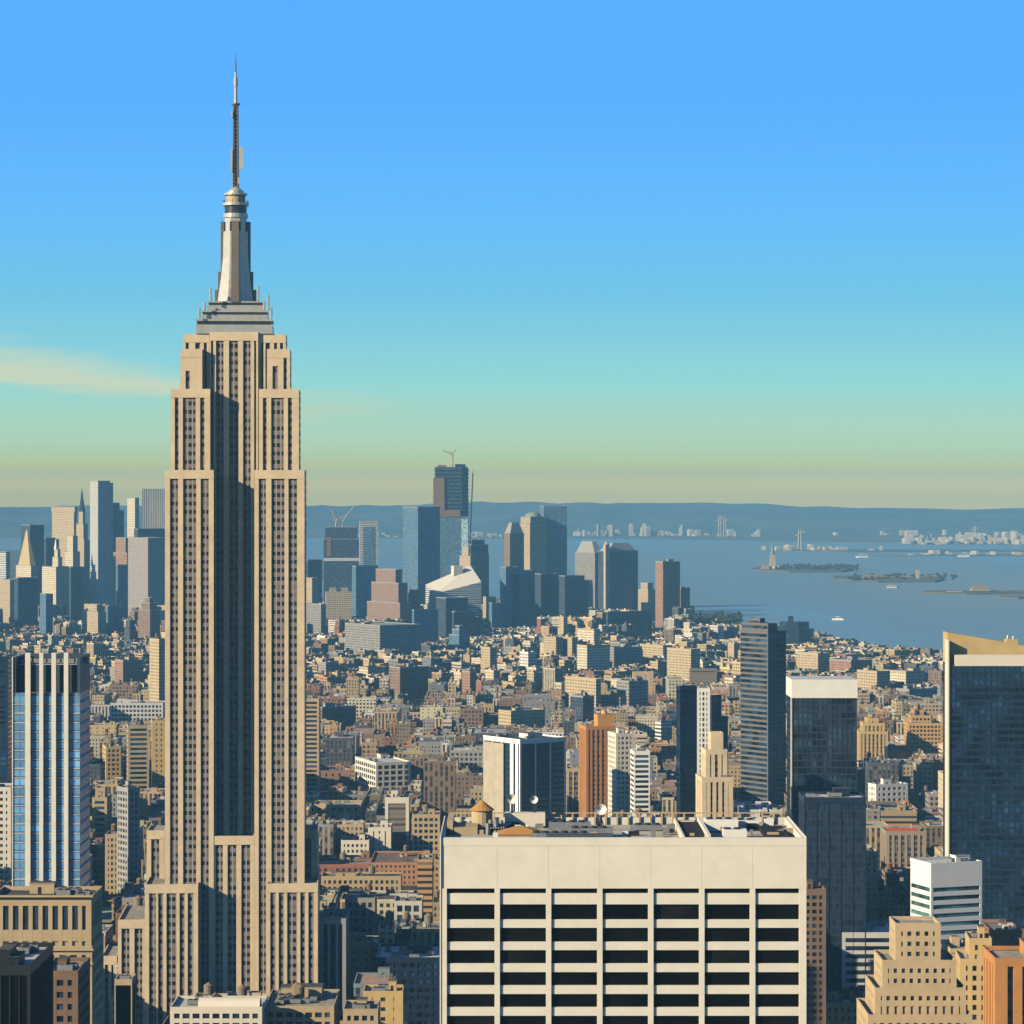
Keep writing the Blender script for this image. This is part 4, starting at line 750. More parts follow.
dt('skyscraper', 'dull tan block with a cream cap in front of the rippled steel tower', 82, 98, 106, 605, 5000, pt_tan, tiers=T2, bot=640)
dt('skyscraper', 'short blue building right of the dull tan block', 106, 108, 122, 606, 5100, pt_blue)
dt('skyscraper', 'pinkish stone tower behind the short blue building', 113, 127, 132, 538, 6100, pt_brick, tiers=T2)
dt('skyscraper', 'small white topped blue tower below the pinkish stone tower', 116, 121, 128, 565, 5700, pt_blue)
dt('skyscraper', 'dark tower behind the wedding cake spire with a flat top', 40, 46, 56, 538, 6300, pt_navy)
dt('skyscraper', 'low white topped block at the far left edge of the picture', -4, 6, 10, 552, 5900, pt_wband)
dt('skyscraper', 'dull tan tower beside the golden pyramid tower at the left edge', 0, 10, 18, 580, 5500, pt_tan)
dt('skyscraper', 'shaded blue grey block below the golden pyramid tower', 14, 18, 38, 578, 5300, pt_navy)
dt('skyscraper', 'stepped brown block left of the skyscraper shaft in the distance', 138, 150, 160, 598, 4900, pt_brown, tiers=T3)
# centre
r_, X_, W_, D_, H_ = dt('skyscraper_under_construction', 'unfinished blue tower with two cranes on top right of the skyscraper shaft', 322, 324, 359, 527, 6100, pt_navy, b=R(5), d=45, ref='the crane topped tower', tiers=[(0, 0, 1, 1, 0, .86), (.04, .04, .96, .96, .86, 1)])
def crane(rt, x, y, z, h, j, s=1):
    q = MB(); q.bar((x, y, z), (x, y, z + h), 2.2); q.bar((x, y, z + h), (x + j * s, y, z + h + j * .95), 1.6); q.bar((x, y, z + h), (x - 10 * s, y, z + h + 4), 2.5); q.bar((x - 10 * s, y, z + h + 4), (x + j * s * .6, y, z + h + j * .6), .6)
    q.box(x - 2.4, x + 2.4, y - 2.4, y + 2.4, z + h - 2, z + h + 2, 0, bottom=True); return q.build('crane', M['tanstone'], rt)
crane(r_, W_ * .35, 20, H_, 12, 26, -.35); crane(r_, W_ * .55, 24, H_, 12, 34, .7)
q = MB(); q.box(-.8, W_ + .8, -1, 0, PZ(561, 6100), PZ(558, 6100), 0, bottom=True); q.box(W_ * .08, W_ * .2, -1, 0, PZ(556, 6100), PZ(537, 6100), 1, bottom=True); q.build('construction_netting', [M['lightgrey'], M['brownbrick']], r_)
r_, X_, W_, D_, H_ = dt('skyscraper', 'white framed tower with grey glass centre right of the crane topped tower', 359, 360, 378, 521, 6250, pt_wband, b=R(5), d=35)
q = MB(); q.box(W_ * .18, W_ * .82, -.8, -.1, 20, H_ - 12, 0, bottom=True); q.build('glass_front', pt_blue, r_)
dt('skyscraper', 'boxy blue grey glass tower left of the tallest unfinished tower', 403, 418, 440, 507, 5800, pt_blue, ref='the boxy blue glass tower', bot=590)
# tallest unfinished tower: chamfered glass below, raw floors above
TY = 5950.; X0 = PX(434, TY); root = empty('skyscraper_under_construction', (X0, TY, 0), label='tallest unfinished downtown tower, blue chamfered glass below raw floors and a crane', cat='skyscraper')
RECTS.append((434, 463, 469, TY, 'the tallest unfinished tower', X0, 70, 60, 311, 0, 580))
Wt = PX(469, TY) - X0; zt = PZ(467, TY); zm = PZ(516, TY); q = MB()
q.prism([(1, 0), (Wt - 2, 0), (Wt - 1, 60), (1, 60)], 0, zm, 0, 1); q.build('glass_wall', [pt_blue, M['gravel']], root)
q = MB(); ch = [(0, 0), (Wt * .82, 0), (Wt, 12), (Wt, 60), (0, 60)]
for k in range(13):
    z = zm + (zt - zm) * k / 13; q.prism(ch, z, z + 1.6, 0, bottom=True)
q.prism([(x * .94 + 2, y * .94 + 2) for x, y in ch], zm, zt, 1); q.build('raw_floors', [M['navy'], pt_navy], root)
q = MB(); q.box(-1.5, Wt * .3, -1.5, 0, PZ(510, TY), PZ(478, TY), 1, bottom=True); q.box(3, Wt * .75, -1.2, 0, PZ(517, TY), PZ(510, TY), 1, bottom=True); q.box(1, 3, -1.2, 0, 60, PZ(517, TY), 2, bottom=True); q.box(Wt * .78, Wt - 2, -1.1, 0, 90, PZ(519, TY), 2, bottom=True)
q.box(Wt * .1, Wt * .35, 10, 30, zt, zt + 4, 1); q.box(Wt * .6, Wt * .9, 10, 30, zt, zt + 6, 0); q.build('construction_netting', [M['navy'], M['brownbrick'], P('bright_glass', bay=3, fl=4, fu=.8, fv=.8, wall=(.4, .5, .55), glass=(.25, .4, .5))], root)
crane(root, Wt * .52, 25, zt, 26, 12, .5)
q = MB(); q.bar((Wt * .52, 25, zt + 26), (Wt * .25, 25, zt + 34), 1.5); q.bar((Wt + 2, 15, 150), (Wt + 8, 15, zt - 5), 1.8); q.build('crane', M['tanstone'], root)
r_, X_, W_, D_, H_ = dt('skyscraper', 'grey blue tower with a curved shoulder right of the tallest unfinished tower', 469, 471, 489, 540, 6300, pt_navy, tiers=[(0, 0, 1, 1, 0, .8), (.0, 0, .96, .96, .8, .93), (.1, .1, .8, .8, .93, 1)], d=40)
dt('skyscraper', 'tan stepped brick tower in front of the tallest unfinished tower', 457, 472, 475, 547, 5700, pt_tan, tiers=T3)
r_, X_, W_, D_, H_ = dt('skyscraper', 'broad reddish brown ziggurat block in front of the downtown towers', 367, 400, 411, 570, 5100, P('reddish_wall', bay=3.4, fl=3.8, fu=.3, fv=.4, wall=(.28, .19, .145)), tiers=[(0, 0, 1, 1, 0, .5), (.1, .08, .93, .9, .5, .8), (.2, .2, .8, .8, .8, 1)], ref='the reddish ziggurat', bot=625)
# pale block with a rising sloped roof
sY = 5200.; q = MB(); wS = PX(480, sY) - PX(432, sY); root = empty('civic_building', (PX(436, sY), sY, 0), R(20), label='pale block with a long bright sloping roof below the tallest unfinished tower', cat='building')
z0_, z1_ = PZ(589, sY), PZ(571, sY); q.prism([(0, 0), (wS, 0), (wS, 60), (0, 60)], 0, z1_, 0, 1, tz=[z0_ - 8, z0_ + 12, z1_ + 8, z0_ + 6]); q.box(wS * .55, wS * .75, 40, 55, z1_ - 10, z1_ + 8, 1); q.build('wall', [pt_wband, M['cream']], root)
RECTS.append((428, 571, 480, sY, 'the sloping roofed block', PX(432, sY), wS, 60, 80, 0, 620))
dt('office_building', 'pale grey blue office with shaded navy front below the sloping roof', 436, 446, 468, 598, 4900, pt_navy, bot=645)
dt('office_building', 'pointed blue green pyramid topped tower in the low roofscape', 449, 459, 470, 626, 4400, pt_blue, tiers=T3, bot=655)
dt('office_building', 'tall white grey slab under construction works left of the ziggurat', 323, 326, 352, 588, 5300, pt_tan, b=R(6), d=35, bot=625, tiers=[(0, 0, 1, 1, 0, .9), (.15, 0, .4, .5, .9, 1), (.6, 0, .85, .5, .9, 1)])
dt('office_building', 'low glass wing with a slanted bright edge under the white framed tower', 352, 356, 378, 566, 5700, pt_blue)
dt('office_building', 'small brown block between the ziggurat and the boxy blue glass tower', 408, 414, 420, 590, 5200, pt_brown)
dt('office_building', 'plain navy office block behind the pale roof blocks', 412, 414, 438, 610, 4700, pt_blue, bot=650)
# financial centre group
def domed(nm, label, xl, xc, xr, yt, Y, pm, cap, **k):
    r_, X_, W_, D_, H_ = dt(nm, label, xl, xc, xr, yt, Y, pm, **k)
    q = MB()
    if cap == 'dome':
        R0 = min(W_, D_) * .42; n = 6
        for i in range(n):
            a0, a1 = math.pi / 2 * i / n, math.pi / 2 * (i + 1) / n; q.cyl(W_ / 2, D_ / 2, R0 * math.cos(a0), H_ + R0 * .6 * math.sin(a0), H_ + R0 * .6 * math.sin(a1), 20, 0, r2=max(.3, R0 * math.cos(a1)))
    else: q.prism([(W_ * .04, D_ * .04), (W_ * .96, D_ * .04), (W_ * .96, D_ * .96), (W_ * .04, D_ * .96)], H_, H_ + cap, 0, scale=.55)
    q.build('roof', M['copper'] if cap == 'dome' else M['grey'], r_); return r_
domed('skyscraper', 'stone and glass tower with a low dome left of the tallest blue slab', 519, 530, 547, 517, 6300, pt_tan, 'dome', tiers=[(0, 0, 1, 1, 0, .93), (.06, .06, .94, .94, .93, 1)])
domed('skyscraper', 'tower with a rounded shoulder and sunlit left edge beside the domed tower', 504, 510, 524, 533, 6200, pt_brown, 22)
dt('skyscraper', 'plain tall blue slab with a flat top right of the domed tower', 542, 544, 567, 506, 6350, pt_blue, b=R(12), d=40, ref='the tall blue slab')
dt('skyscraper', 'layered tan and blue glass complex in front of the domed tower', 500, 506, 535, 567, 5300, pt_blue, tiers=[(0, 0, .45, 1, 0, 1), (.45, .1, 1, 1, 0, .94), (.2, 0, .7, .5, 0, .9)], bot=640)
dt('skyscraper', 'sunlit edged navy office block below the tall blue slab', 535, 541, 559, 574, 5300, pt_navy, bot=622)
dt('skyscraper', 'second sunlit edged navy office block with a stepped right end', 559, 565, 588, 576, 5250, pt_navy, tiers=[(0, 0, .85, 1, 0, 1), (.85, 0, 1, 1, 0, .9)], bot=622)
domed('skyscraper', 'grey left wing tower with slanted top beside the broad navy chamfered tower', 575, 595, 603, 553, 6000, pt_grey, 24)
r_ = domed('skyscraper', 'broad navy tower with chamfered corners facing the harbour', 598, 608, 638, 551, 5900, pt_navy, 16, ref='the chamfered navy tower', bot=615)
q = MB(); q.box(-7, 3, -1.5, 6, 0, 148, 0, 0); q.cyl(-2, 2, 5.5, 148, 154, 12, 0, r2=3); q.build('edge_pier', M['tanstone'], r_)
dt('office_building', 'long dark low building at the foot of the chamfered navy tower', 606, 608, 652, 612, 4900, pt_navy, bot=630)
dt('office_building', 'tan building with a dark rounded cap right of the chamfered navy tower', 638, 648, 656, 583, 5900, pt_tan, tiers=T2)
dt('office_building', 'long sloped roof hall left of the brown brick waterfront tower', 638, 641, 664, 603, 5500, pt_tan)
dt('office_building', 'pale brown tower right of the curved shoulder tower', 483, 486, 496, 597, 5500, pt_tan)
dt('office_building', 'small blue tower between the ziggurat and the skyscraper shaft', 306, 308, 322, 560, 6000, pt_navy)
dt('office_building', 'tan and grey slab at the right flank of the skyscraper shaft', 305, 312, 318, 578, 5400, pt_tan)
dt('office_building', 'blue steel block left of the layered glass complex', 489, 492, 503, 603, 5200, pt_blue)

# ---------------------------------------------------------------- harbour: statue, fort buildings, port, boats
sy = 9700.; st = empty('statue', (PX(772.5, sy), sy, 4), label='tall robed statue with raised torch on a star fort pedestal, out in the harbour', cat='statue')
q = MB(); star = []
for k in range(22): a = k * 2 * math.pi / 22; rr_ = 34 if k % 2 else 26; star.append((rr_ * math.cos(a), rr_ * math.sin(a)))
q.prism(star, 0, 9, 0); q.prism([(-11, -11), (11, -11), (11, 11), (-11, 11)], 9, 34, 0, scale=.8); q.prism([(-8.5, -8.5), (8.5, -8.5), (8.5, 8.5), (-8.5, 8.5)], 34, 46, 0, scale=.85); q.build('pedestal', M['tanstone'], st)
q = MB()
for (z0, z1, r0, r1) in [(46, 60, 6.4, 5.6), (60, 70, 5.6, 4.2), (70, 76, 4.2, 4.8), (76, 79.5, 4.8, 1.8), (79.5, 81.5, 1.6, 1.5), (81.5, 86, 2.3, 1.9), (86, 87.5, 3.4, 1.6)]: q.cyl(0, 0, r0, z0, z1, 14, 0, r2=r1)
q.bar((-4, 0, 77), (-6, 0, 88), 2.0); q.bar((-6, 0, 88), (-6.2, 0, 94), 1.2); q.cyl(-6.2, 0, .8, 94, 97, 8, 0, r2=2.2); q.bar((4, -1, 76), (5.5, -3.5, 68), 2.2); q.box(3.5, 7, -5, -3.5, 66, 74, 0, bottom=True)
q.build('figure', M['copper'], st)
def simple(nm, label, ct, Y, px0, px1, pyt, pm, d=25, group=None, roofz=0, zb=0):
    X = PX(px0, Y); W = PX(px1, Y) - X; H = PZ(pyt, Y); r = empty(nm, (X, Y, zb), 0, label=label, cat=ct, group=group); q = MB(); q.box(0, W, 0, d, 0, H - zb, 0, 1); q.build('wall', [pm, M['gravel']], r)
    if roofz: q = MB(); q.prism([(-.5, -.5), (W + .5, -.5), (W + .5, d + .5), (-.5, d + .5)], H - zb, H - zb + roofz, 0, scale=.5); q.build('roof', M['tankcap'], r)
    return r
simple('museum_building', 'long tan building with hipped roof along the left of the fort island', 'building', 8600, 862, 890, 577, pt_tan, 60, roofz=6, zb=4)
simple('museum_building', 'pale hall left of the white water tower on the fort island', 'building', 8640, 892, 915, 577.5, pt_cream, 50, roofz=5, zb=4)
r = simple('water_tower', 'bright white water tower standing on the fort island', 'tower', 8560, 916, 919.5, 570, pt_cream, 10, zb=4)
simple('museum_building', 'brown building with trees around it at the right of the fort island', 'building', 8700, 922, 940, 577, pt_brown, 50, roofz=5, zb=4)
simple('museum_building', 'small museum hall at the left tip of the statue island', 'building', 9600, 762, 769, 565, pt_tan, 20, roofz=4, zb=4)
simple('terminal_building', 'turreted railway terminal on the near harbour spit at the right', 'building', 7480, 972, 990, 589, pt_tan, 40, roofz=10, zb=2)
simple('terminal_building', 'low shed behind the turreted terminal on the harbour spit', 'building', 7520, 990, 1008, 594, pt_brown, 40, zb=2)
simple('terminal_building', 'low pale building left of the turreted terminal', 'building', 7450, 948, 962, 595.5, pt_cream, 20, zb=2)
rr = random.Random(11); G1 = 'pale port buildings along the far harbour shore'
LB = ['tiny white port building on the far shore across the harbour', 'small tan storage tank shed on the far shore across the harbour']
for k in range(230):
    c = rr.choice([(570, 690, 18400, 9), (570, 690, 18000, 7), (575, 700, 17900, 11), (690, 760, 17800, 6), (760, 900, 13250, 4), (905, 1024, 15800, 9), (905, 1024, 15300, 8), (905, 1024, 14900, 6), (905, 1024, 15000, 6), (345, 400, 17500, 5), (470, 500, 17500, 5), (775, 830, 13250, 5), (905, 1040, 12250, 4), (650, 1020, 18300, 5)])
    Y = c[2] + rr.uniform(-120, 150); px = rr.uniform(c[0], c[1]); wpx = rr.uniform(1, 5) * rr.choice([1, 1, 2]); H = rr.uniform(.3, 1) ** 1.5 * c[3] * Y / F; X = PX(px, Y)
    kd = rr.random() < .6; r = empty('port_building', (X, Y, -1), rr.uniform(-.3, .3), label=LB[0 if kd else 1], cat='building', group=G1 if kd else 'tan port sheds along the far harbour shore')
    q = MB(); q.box(0, wpx * Y / F, 0, 60, 0, H, 0); q.prism([(0, 0), (wpx * Y / F, 0), (wpx * Y / F, 60), (0, 60)], H, H * 1.2, 0, scale=.7); q.build('wall', mat('port_cream', (.52, .45, .33)) if kd else M['tanstone'], r)
for k, (px, pyt, Y) in enumerate([(720, 515, 17500), (725, 518, 17500), (800, 530, 13200), (975, 526, 15500)]):
    lb = ['tall pale port crane left of the pair near the island statue', 'tall pale port crane right of the pair near the island statue', 'lone mast crane on the pier behind the statue island', 'pale tower above the bright port at the right'][k]
    r = empty('port_crane', (PX(px, Y), Y, -1), label=lb, cat='crane'); q = MB(); H = PZ(pyt, Y); w_ = 8
    for sx in (-w_, w_): q.bar((sx, 0, 0), (sx * .5, 0, H), 6)
    q.bar((-w_ * 3, 0, H * .7), (w_ * 3, 0, H * .9), 5); q.bar((0, 0, H), (w_ * 3, 0, H * .9), 3); q.build('frame', M['tanstone'], r)
def boat(px, py, L, label, rot, wake=60):
    Y = (CZ + 3) * F / (py - HY); r = empty('ferry', (PX(px, Y), Y, -3.2), rot, label=label, cat='boat')
    q = MB(); hull = [(-L / 2, -L * .12), (L * .3, -L * .12), (L / 2, 0), (L * .3, L * .12), (-L / 2, L * .12)]
    q.prism(hull, 0, L * .12, 0, scale=1.04); q.build('hull', M['white'], r)
    q = MB(); q.box(-L * .4, L * .25, -L * .09, L * .09, L * .12, L * .24, 0); q.box(-L * .1, L * .18, -L * .07, L * .07, L * .24, L * .32, 0); q.cyl(-L * .15, 0, L * .03, L * .24, L * .4, 8, 0); q.build('cabin', pt_wband, r)
    if wake:
        q = MB(); q.face([(-L * .4, -2, .22), (-L * .4, 2, .22), (-L / 2 - wake, L * .3, .22), (-L / 2 - wake, -L * .3, .22)]); tag(q.build('wake', mat('wake_foam', (.35, .42, .45), .9), r), kind='stuff')
boat(838, 620, 24, 'small white ferry closest to the city on the open river', R(160), 15)
boat(893, 588, 34, 'white ferry between the fort island and the harbour spit', R(0), 20)
boat(862, 557.5, 50, 'distant boat right of the statue island near the far pier', R(180), 30)
boat(965, 557, 60, 'distant pale vessel far out at the right of the harbour', R(0), 60)
# ---------------------------------------------------------------- the city between the landmarks
fmats = [facade('house_wall_a', bay=2.9, fl=3.5, fu=.42, fv=.5, attr=True), facade('house_wall_b', bay=3.8, fl=4.0, fu=.55, fv=.55, attr=True), facade('house_wall_c', bay=40, fl=3.6, fu=1.2, fv=.42, attr=True),
         facade('house_wall_d', bay=3.6, fl=3.6, fu=.5, fv=.75, attr=True, span=(.12, .09, .07)), facade('house_wall_e', bay=6, fl=3.8, fu=.18, fv=.4, attr=True)]
froof = attr_mat('house_roof'); fplain = attr_mat('house_trim', var=.15)
FM = fmats + [froof, fplain]; RI, TI = 5, 6
WC = [('tan', (.46, .345, .20), 8), ('cream', (.60, .52, .37), 5), ('brown', (.24, .165, .11), 5), ('red brick', (.30, .14, .09), 1.6), ('grey', (.30, .29, .27), 3.5), ('yellow', (.54, .41, .21), 3), ('white', (.68, .66, .60), 1.8), ('rusty orange', (.44, .25, .12), 1.6), ('dark slate', (.08, .09, .11), 2.6), ('blue grey', (.20, .23, .26), 1)]
RC = [('black', (.06, .06, .065), 2.4), ('grey', (.22, .22, .22), 4), ('silver', (.42, .43, .42), 2.4), ('tan', (.34, .28, .21), 2.6), ('brown', (.16, .125, .09), 2), ('white', (.62, .60, .55), .9)]
def pick(rg, L):
    t = sum(x[2] for x in L); u = rg.uniform(0, t)
    for x in L:
        u -= x[2]
        if u <= 0: return x
    return L[-1]
def inside_man(x, y):
    xe = np.interp(y, [-3000, 3000, 4150, 4450, 5000, 5450, 6100, 6750, 6950], [900, 835, 780, 640, 560, 430, 330, 180, -60]); return x < xe - 25 and y < 6700 + min(0, (x + 500) * .35)
rg = random.Random(21)
hh = []
for R_ in RECTS:
    x0, yt, x1, Y, rf, X, W, D, H, b_, bot = R_
    hh.append((X - (D * math.sin(b_) if b_ > 0 else 0) - 2, X + W * math.cos(b_) + 2, Y - 4, Y + D * math.cos(b_) + W * math.sin(abs(b_)) + 3, x0, x1, bot, Y))
def foot_ok(x0, x1, y0, y1):
    for h in hh:
        if x0 < h[1] and x1 > h[0] and y0 < h[3] and y1 > h[2]: return False
    return True
def cap(x0, x1, y):
    """how high a house may be without hiding the part of a landmark the photograph shows"""
    p0, p1 = CX + x0 * F / y, CX + x1 * F / y; z = 1e9
    for h in hh:
        if h[7] > y and p0 < h[5] and p1 > h[4]: z = min(z, PZ(h[6] - 4, y))
    return z
B = []
def base_h(x, y):
    if y < 1700: a, b, t = 20, 52, .10
    elif y < 2600: a, b, t = 13, 38, .06
    elif y < 3500: a, b, t = 11, 29, .05
    elif y < 4700: a, b, t = 9, 27, .06
    else: a, b, t = 16, 48, .12
    h = a + (b - a) * rg.random() ** 1.7
    if rg.random() < t: h *= rg.uniform(1.3, 1.9)
    if 88 < CX + x * F / y < 122 and y < 1800: h = min(h, 12)
    return h
def add_b(cx, cy, w_, d_, ang):
    if not inside_man(cx, cy): return
    c, s = abs(math.cos(ang)), abs(math.sin(ang)); ex, ey = (w_ * c + d_ * s) / 2, (w_ * s + d_ * c) / 2
    if abs(cx) - ex > .185 * cy + 30: return
    if not foot_ok(cx - ex, cx + ex, cy - ey, cy + ey): return
    h = min(base_h(cx, cy), cap(cx - ex, cx + ex, cy - ey))
    # keep the line of roofs under the harbour
    pcol = CX + cx * F / cy; h = min(h, PZ((650 if pcol > 785 else 626) if pcol > 690 else 606, cy) if cy > 4300 else PZ(662 if pcol > 700 else 618, cy)); h = max(h, rg.uniform(6, 11)); w_, d_ = (w_, d_) if h < 60 else (min(w_, 22), d_)
    wc = pick(rg, WC); rc = pick(rg, RC); v = rg.uniform(.8, 1.15)
    B.append(dict(x=cx, y=cy, w=w_, d=d_, h=h, a=ang, wn=wc[0], wc=tuple(min(.8, q * v * rg.uniform(.93, 1.07)) for q in wc[1]), rn=rc[0], rc=tuple(q * rg.uniform(.8, 1.15) for q in rc[1]), m=rg.choice([0, 0, 0, 1, 1, 2, 3, 3, 4]), tank=rg.random() < (.42 if h > 20 else .15), bulk=rg.random() < .75, step=h > 32 and rg.random() < .4, seed=rg.randrange(10 ** 6)))
# straight grid
y = 1205.
while y < 3450:
    bd = 62; x = -1060
    while x < 900:
        bw_ = rg.choice([130, 240, 240]); xx = x + 9
        while xx < x + bw_ - 12:
            lw = min(rg.choice([7, 8, 9, 11, 14, 18, 24, 34]), x + bw_ - 9 - xx)
            if lw >= 7:
                if rg.random() < .25: add_b(xx + lw / 2, y + bd / 2, lw - .4, bd - 3, 0)
                else:
                    dd = rg.uniform(22, 28); add_b(xx + lw / 2, y + dd / 2, lw - .4, dd, 0)
                    dd = rg.uniform(22, 28); add_b(xx + lw / 2, y + bd - dd / 2, lw - .4, dd, 0)
            xx += lw
        x += bw_ + 26
    y += bd + 17
# turned grid
ca, sa = math.cos(b32), math.sin(b32)
u = -1400.
while u < 6800:
    v = 600.
    while v < 7400:
        for k in range(6):
            for q in range(2):
                w_ = rg.uniform(9, 17.5); d_ = rg.uniform(15, 27); uu = u + 9 + k * 18 + rg.uniform(-.4, .4); vv = v + 15 + q * 29 + rg.uniform(-2, 2)
                X, Y = uu * ca - vv * sa, uu * sa + vv * ca
                if Y > 3490: add_b(X, Y, w_ * (1 if rg.random() < .85 else 1.0), d_, b32)
        v += 76
    u += 126
# which of them show: draw a coarse depth picture, near over far
ids = np.full((1024, 1024), -1, dtype=np.int32); dep = np.full((1024, 1024), 1e9)
def draw(px0, px1, py0, py1, Y, i):
    a, b2, c2, d2 = int(max(0, px0)), int(min(1024, px1 + 1)), int(max(0, py0)), int(min(1024, py1 + 1))
    if a >= b2 or c2 >= d2: return
    sl_ = dep[c2:d2, a:b2]; k = sl_ > Y; sl_[k] = Y; ids[c2:d2, a:b2][k] = i
for i, o in enumerate(B):
    c, s = abs(math.cos(o['a'])), abs(math.sin(o['a'])); ex, ey = (o['w'] * c + o['d'] * s) / 2, (o['w'] * s + o['d'] * c) / 2; Y0 = o['y'] - ey; Y1 = o['y'] + ey
    draw(CX + (o['x'] - ex) * F / Y0, CX + (o['x'] + ex) * F / Y0, HY + (CZ - o['h']) * F / Y1, HY + CZ * F / Y0, Y0, i)
for k, R_ in enumerate(RECTS): draw(R_[0], R_[2], R_[1], 1024, R_[3], -2)
cnt = np.bincount(ids[ids >= 0], minlength=len(B))
order = sorted(range(len(B)), key=lambda i: -cnt[i])
tops = set(order[:300])
print('houses', len(B), 'visible', int((cnt > 0).sum()), 'pixels of the 300th', cnt[order[299]])
def house_mb(o, m, loc=True):
    r2 = random.Random(o['seed']); w_, d_, h = o['w'], o['d'], o['h']; c, s = math.cos(o['a']), math.sin(o['a'])
    def T(x, y): return (x, y) if loc else (o['x'] + x * c - y * s, o['y'] + x * s + y * c)
    def bx(x0, x1, y0, y1, z0, z1, mi, tmi, col, tcol): m.prism([T(x0, y0), T(x1, y0), T(x1, y1), T(x0, y1)], z0, z1, mi, tmi, col, tcol)
    wc, rc = o['wc'], o['rc']; X0, X1, Y0, Y1 = -w_ / 2, w_ / 2, -d_ / 2, d_ / 2
    out = [(X0, X1, Y0, Y1, h)]
    if o['step']:
        hz = h * r2.uniform(.6, .8); bx(X0, X1, Y0, Y1, 0, hz, o['m'], RI, wc, rc); k = r2.uniform(.08, .2)
        X0 += w_ * k; X1 -= w_ * k * r2.random(); Y0 += d_ * k * .8; Y1 -= 1; bx(X0, X1, Y0, Y1, hz, h, o['m'], RI, wc, rc)
    else: bx(X0, X1, Y0, Y1, 0, h, o['m'], RI, wc, rc)
    p = .35
    if w_ > 6:
        for (a, b2, c2, d2) in ((X0 - .1, X1 + .1, Y0 - .1, Y0 + p), (X0 - .1, X1 + .1, Y1 - p, Y1 + .1), (X0 - .1, X0 + p, Y0 + p, Y1 - p), (X1 - p, X1 + .1, Y0 + p, Y1 - p)): bx(a, b2, c2, d2, h - .7, h + 1.0, TI, TI, tuple(min(.7, q * 1.03) for q in wc), None)
    return X0, X1, Y0, Y1, r2, bx
def clutter(o, m, X0, X1, Y0, Y1, r2, bx, bulkcol):
    h = o['h']
    for k in range(r2.randint(2, 6)):
        a = r2.uniform(1, 3.4); b2 = r2.uniform(1, 3); x = r2.uniform(X0 + .6, max(X0 + .7, X1 - a - .6)); yy = r2.uniform(Y0 + .6, max(Y0 + .7, Y1 - b2 - .6)); g = r2.choice([.12, .3, .5, .6])
        bx(x, x + a, yy, yy + b2, h, h + r2.uniform(.8, 2.2), TI, TI, (g, g, g * .95), None)
rest = MB(); used = {}
landm = [(R_[0], R_[1], R_[2], R_[10], R_[4]) for R_ in RECTS if R_[4]]
def words(o, i):
    ys, xs = np.where(ids[max(0, o['_r'][2]):o['_r'][3] + 1, max(0, o['_r'][0]):o['_r'][1] + 1] == i)
    px = o['_r'][0] if len(xs) == 0 else max(0, o['_r'][0]) + xs.mean(); py = max(0, o['_r'][2]) + (ys.mean() if len(ys) else 0)
    best = None
    for (a, t_, b2, bt_, rf) in landm:
        bt2 = min(bt_, 1024); dx = max(a - px, 0, px - b2); dy = max(t_ - py, 0, py - bt2); dd = math.hypot(dx, dy)
        if best is None or dd < best[0]: best = (dd, a, t_, b2, bt2, rf, dx, dy)
    dd, a, t_, b2, bt2, rf, dx, dy = best
    rel = ('right of' if px > b2 else 'left of') if dx >= dy and dx > 0 else ('above' if py < (t_ + bt2) / 2 else 'below')
    if dx == 0 and dy == 0: rel = 'beside'
    q = 'far ' if dd > 90 else ''
    return q + rel + ' ' + rf, px, py
lab = []
for i in order[:300]:
    o = B[i]; c, s = abs(math.cos(o['a'])), abs(math.sin(o['a'])); ex, ey = (o['w'] * c + o['d'] * s) / 2, (o['w'] * s + o['d'] * c) / 2; Y0 = o['y'] - ey; Y1 = o['y'] + ey
    o['_r'] = (int(CX + (o['x'] - ex) * F / Y0), int(CX + (o['x'] + ex) * F / Y0) + 1, int(HY + (CZ - o['h']) * F / Y1), int(HY + CZ * F / Y0) + 1)
    where, px, py = words(o, i)
    size = 'tall' if o['h'] > 45 else ('mid-rise' if o['h'] > 24 else 'low'); o['kind'] = 'apartment_building' if o['m'] in (0, 2) else ('loft_building' if o['m'] in (1, 3) else 'warehouse')
    top = ' with tank' if o['tank'] else (' with cabin' if o['bulk'] else '')
    L0 = f"{size} {o['wn']} building, {o['rn']} roof{top}, {where}"
    used.setdefault(L0, []).append((-py, px, i)); lab.append(i)
ORD = ['nearest', 'second-nearest', 'third-nearest', 'fourth-nearest', 'fifth-nearest', 'sixth-nearest', 'seventh-nearest']
for L0, g in used.items():
    g.sort()
    for k, (_, _, i) in enumerate(g): B[i]['label'] = L0 if len(g) == 1 else (ORD[min(k, 6)] + ' ' + L0)
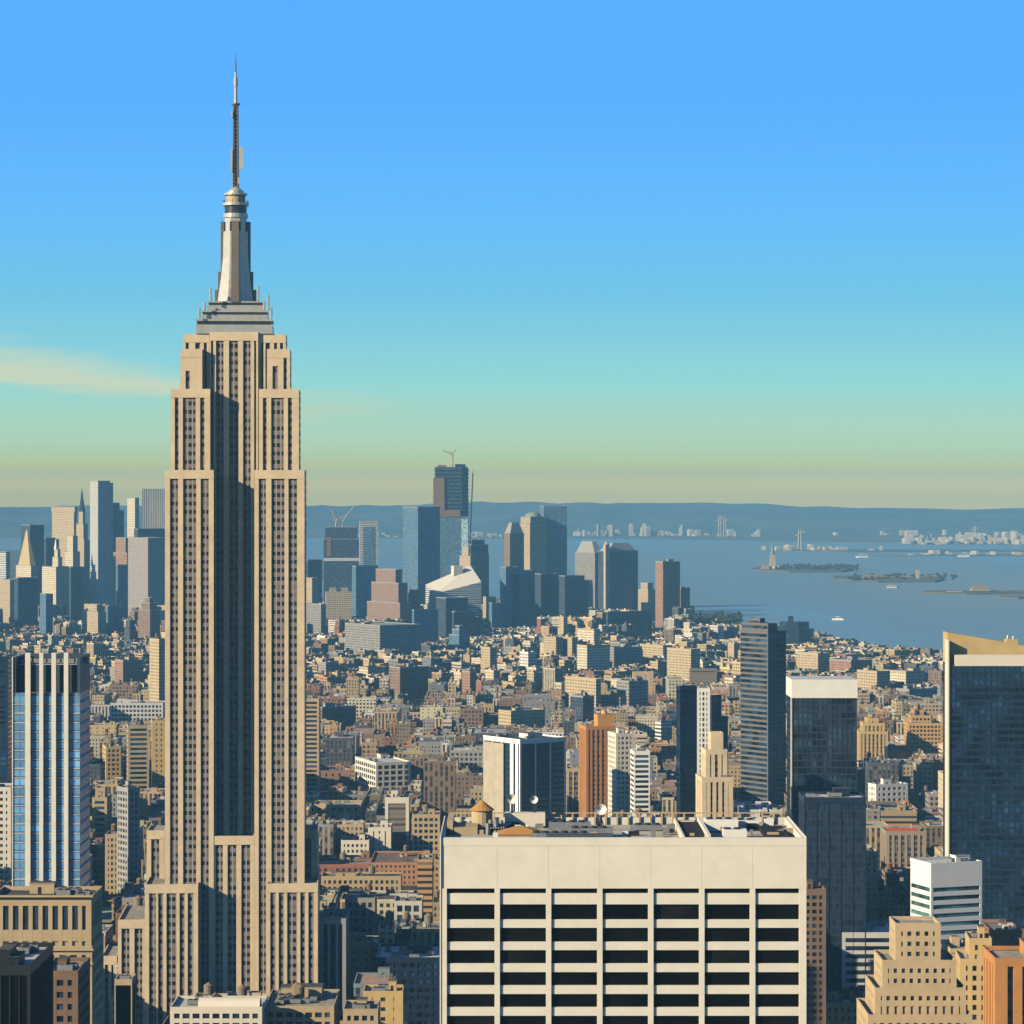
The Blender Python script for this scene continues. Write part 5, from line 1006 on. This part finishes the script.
for i, o in enumerate(B):
    if i in tops:
        m = MB(); X0, X1, Y0, Y1, r2, bx = house_mb(o, m)
        root = empty(o['kind'], (o['x'], o['y'], 0), o['a'], label=o['label'], cat='building', group='lower city buildings between the landmark towers')
        clutter(o, m, X0, X1, Y0, Y1, r2, bx, None)
        m.build('wall', FM, root, attr=True)
        if o['bulk']:
            q = MB(); q.c = o['wc']; a = min(5, (X1 - X0) * .4); b2 = min(5, (Y1 - Y0) * .35); q.box(0, a, 0, b2, 0, r2.uniform(2.4, 4), 0, 1, tcol=(.15, .14, .13))
            bo = q.build('bulkhead', [fplain, froof], root, attr=True, loc=(r2.uniform(X0 + .6, X1 - a - .6), r2.uniform(Y0 + (Y1 - Y0) * .3, Y1 - b2 - .6), o['h'])); link_obj('door', DOOR, bo, (a * .45, 0, 0))
        if o['tank']: add_tank(root, (r2.uniform(X0 * .5, X1 * .5), r2.uniform(Y0 * .3, Y1 * .6), o['h']), r2)
    else:
        X0, X1, Y0, Y1, r2, bx = house_mb(o, rest, False); clutter(o, rest, X0, X1, Y0, Y1, r2, bx, None)
        if o['bulk']:
            a = min(5, (X1 - X0) * .4); b2 = min(5, (Y1 - Y0) * .35); x = r2.uniform(X0 + .6, X1 - a - .6); yy = r2.uniform(Y0 + .6, Y1 - b2 - .6)
            bx(x, x + a, yy, yy + b2, o['h'], o['h'] + r2.uniform(2.4, 4.4), TI, RI, tuple(q_ for q_ in o['wc']), (.15, .14, .13))
        if o['tank'] and o['y'] < 4200:
            c, s = math.cos(o['a']), math.sin(o['a']); x, yy = r2.uniform(X0 * .5, X1 * .5), r2.uniform(Y0 * .4, Y1 * .6); x, yy = o['x'] + x * c - yy * s, o['y'] + x * s + yy * c
            rest.cyl(x, yy, 1.7, o['h'] + 2, o['h'] + 5.2, 8, TI, col=(.17, .12, .08)); rest.cyl(x, yy, 1.85, o['h'] + 5.2, o['h'] + 6.4, 8, TI, r2=.05, col=(.22, .16, .1)); rest.box(x - 1, x + 1, yy - 1, yy + 1, o['h'], o['h'] + 2, TI, col=(.04, .04, .04))
tag(rest.build('distant_buildings', FM, None, attr=True), 'dense mass of small far off city buildings filling the ground behind the nearer ones', 'buildings', kind='stuff')
# street trees and a small park
lf = mat('park_tree_leaves', (.05, .075, .03), .95, var=.5, scale=.2)
# ---------------------------------------------------------------- haze
hz = MB(); hz.box(-15000, 15000, -3700, 25000, -31, 452, bottom=True)
hm = bpy.data.materials.new('haze'); hm.use_nodes = True; t = hm.node_tree; t.nodes.clear()
pv = N(t, 'ShaderNodeVolumePrincipled'); pv.inputs['Color'].default_value = HAZE_C + (1,); pv.inputs['Density'].default_value = HAZE_D; pv.inputs['Anisotropy'].default_value = -.15
oo = N(t, 'ShaderNodeOutputMaterial'); t.links.new(pv.outputs[0], oo.inputs['Volume'])
h = hz.build('haze', hm); tag(h, 'thin pale blue air haze over the city and harbour', 'haze', kind='stuff')
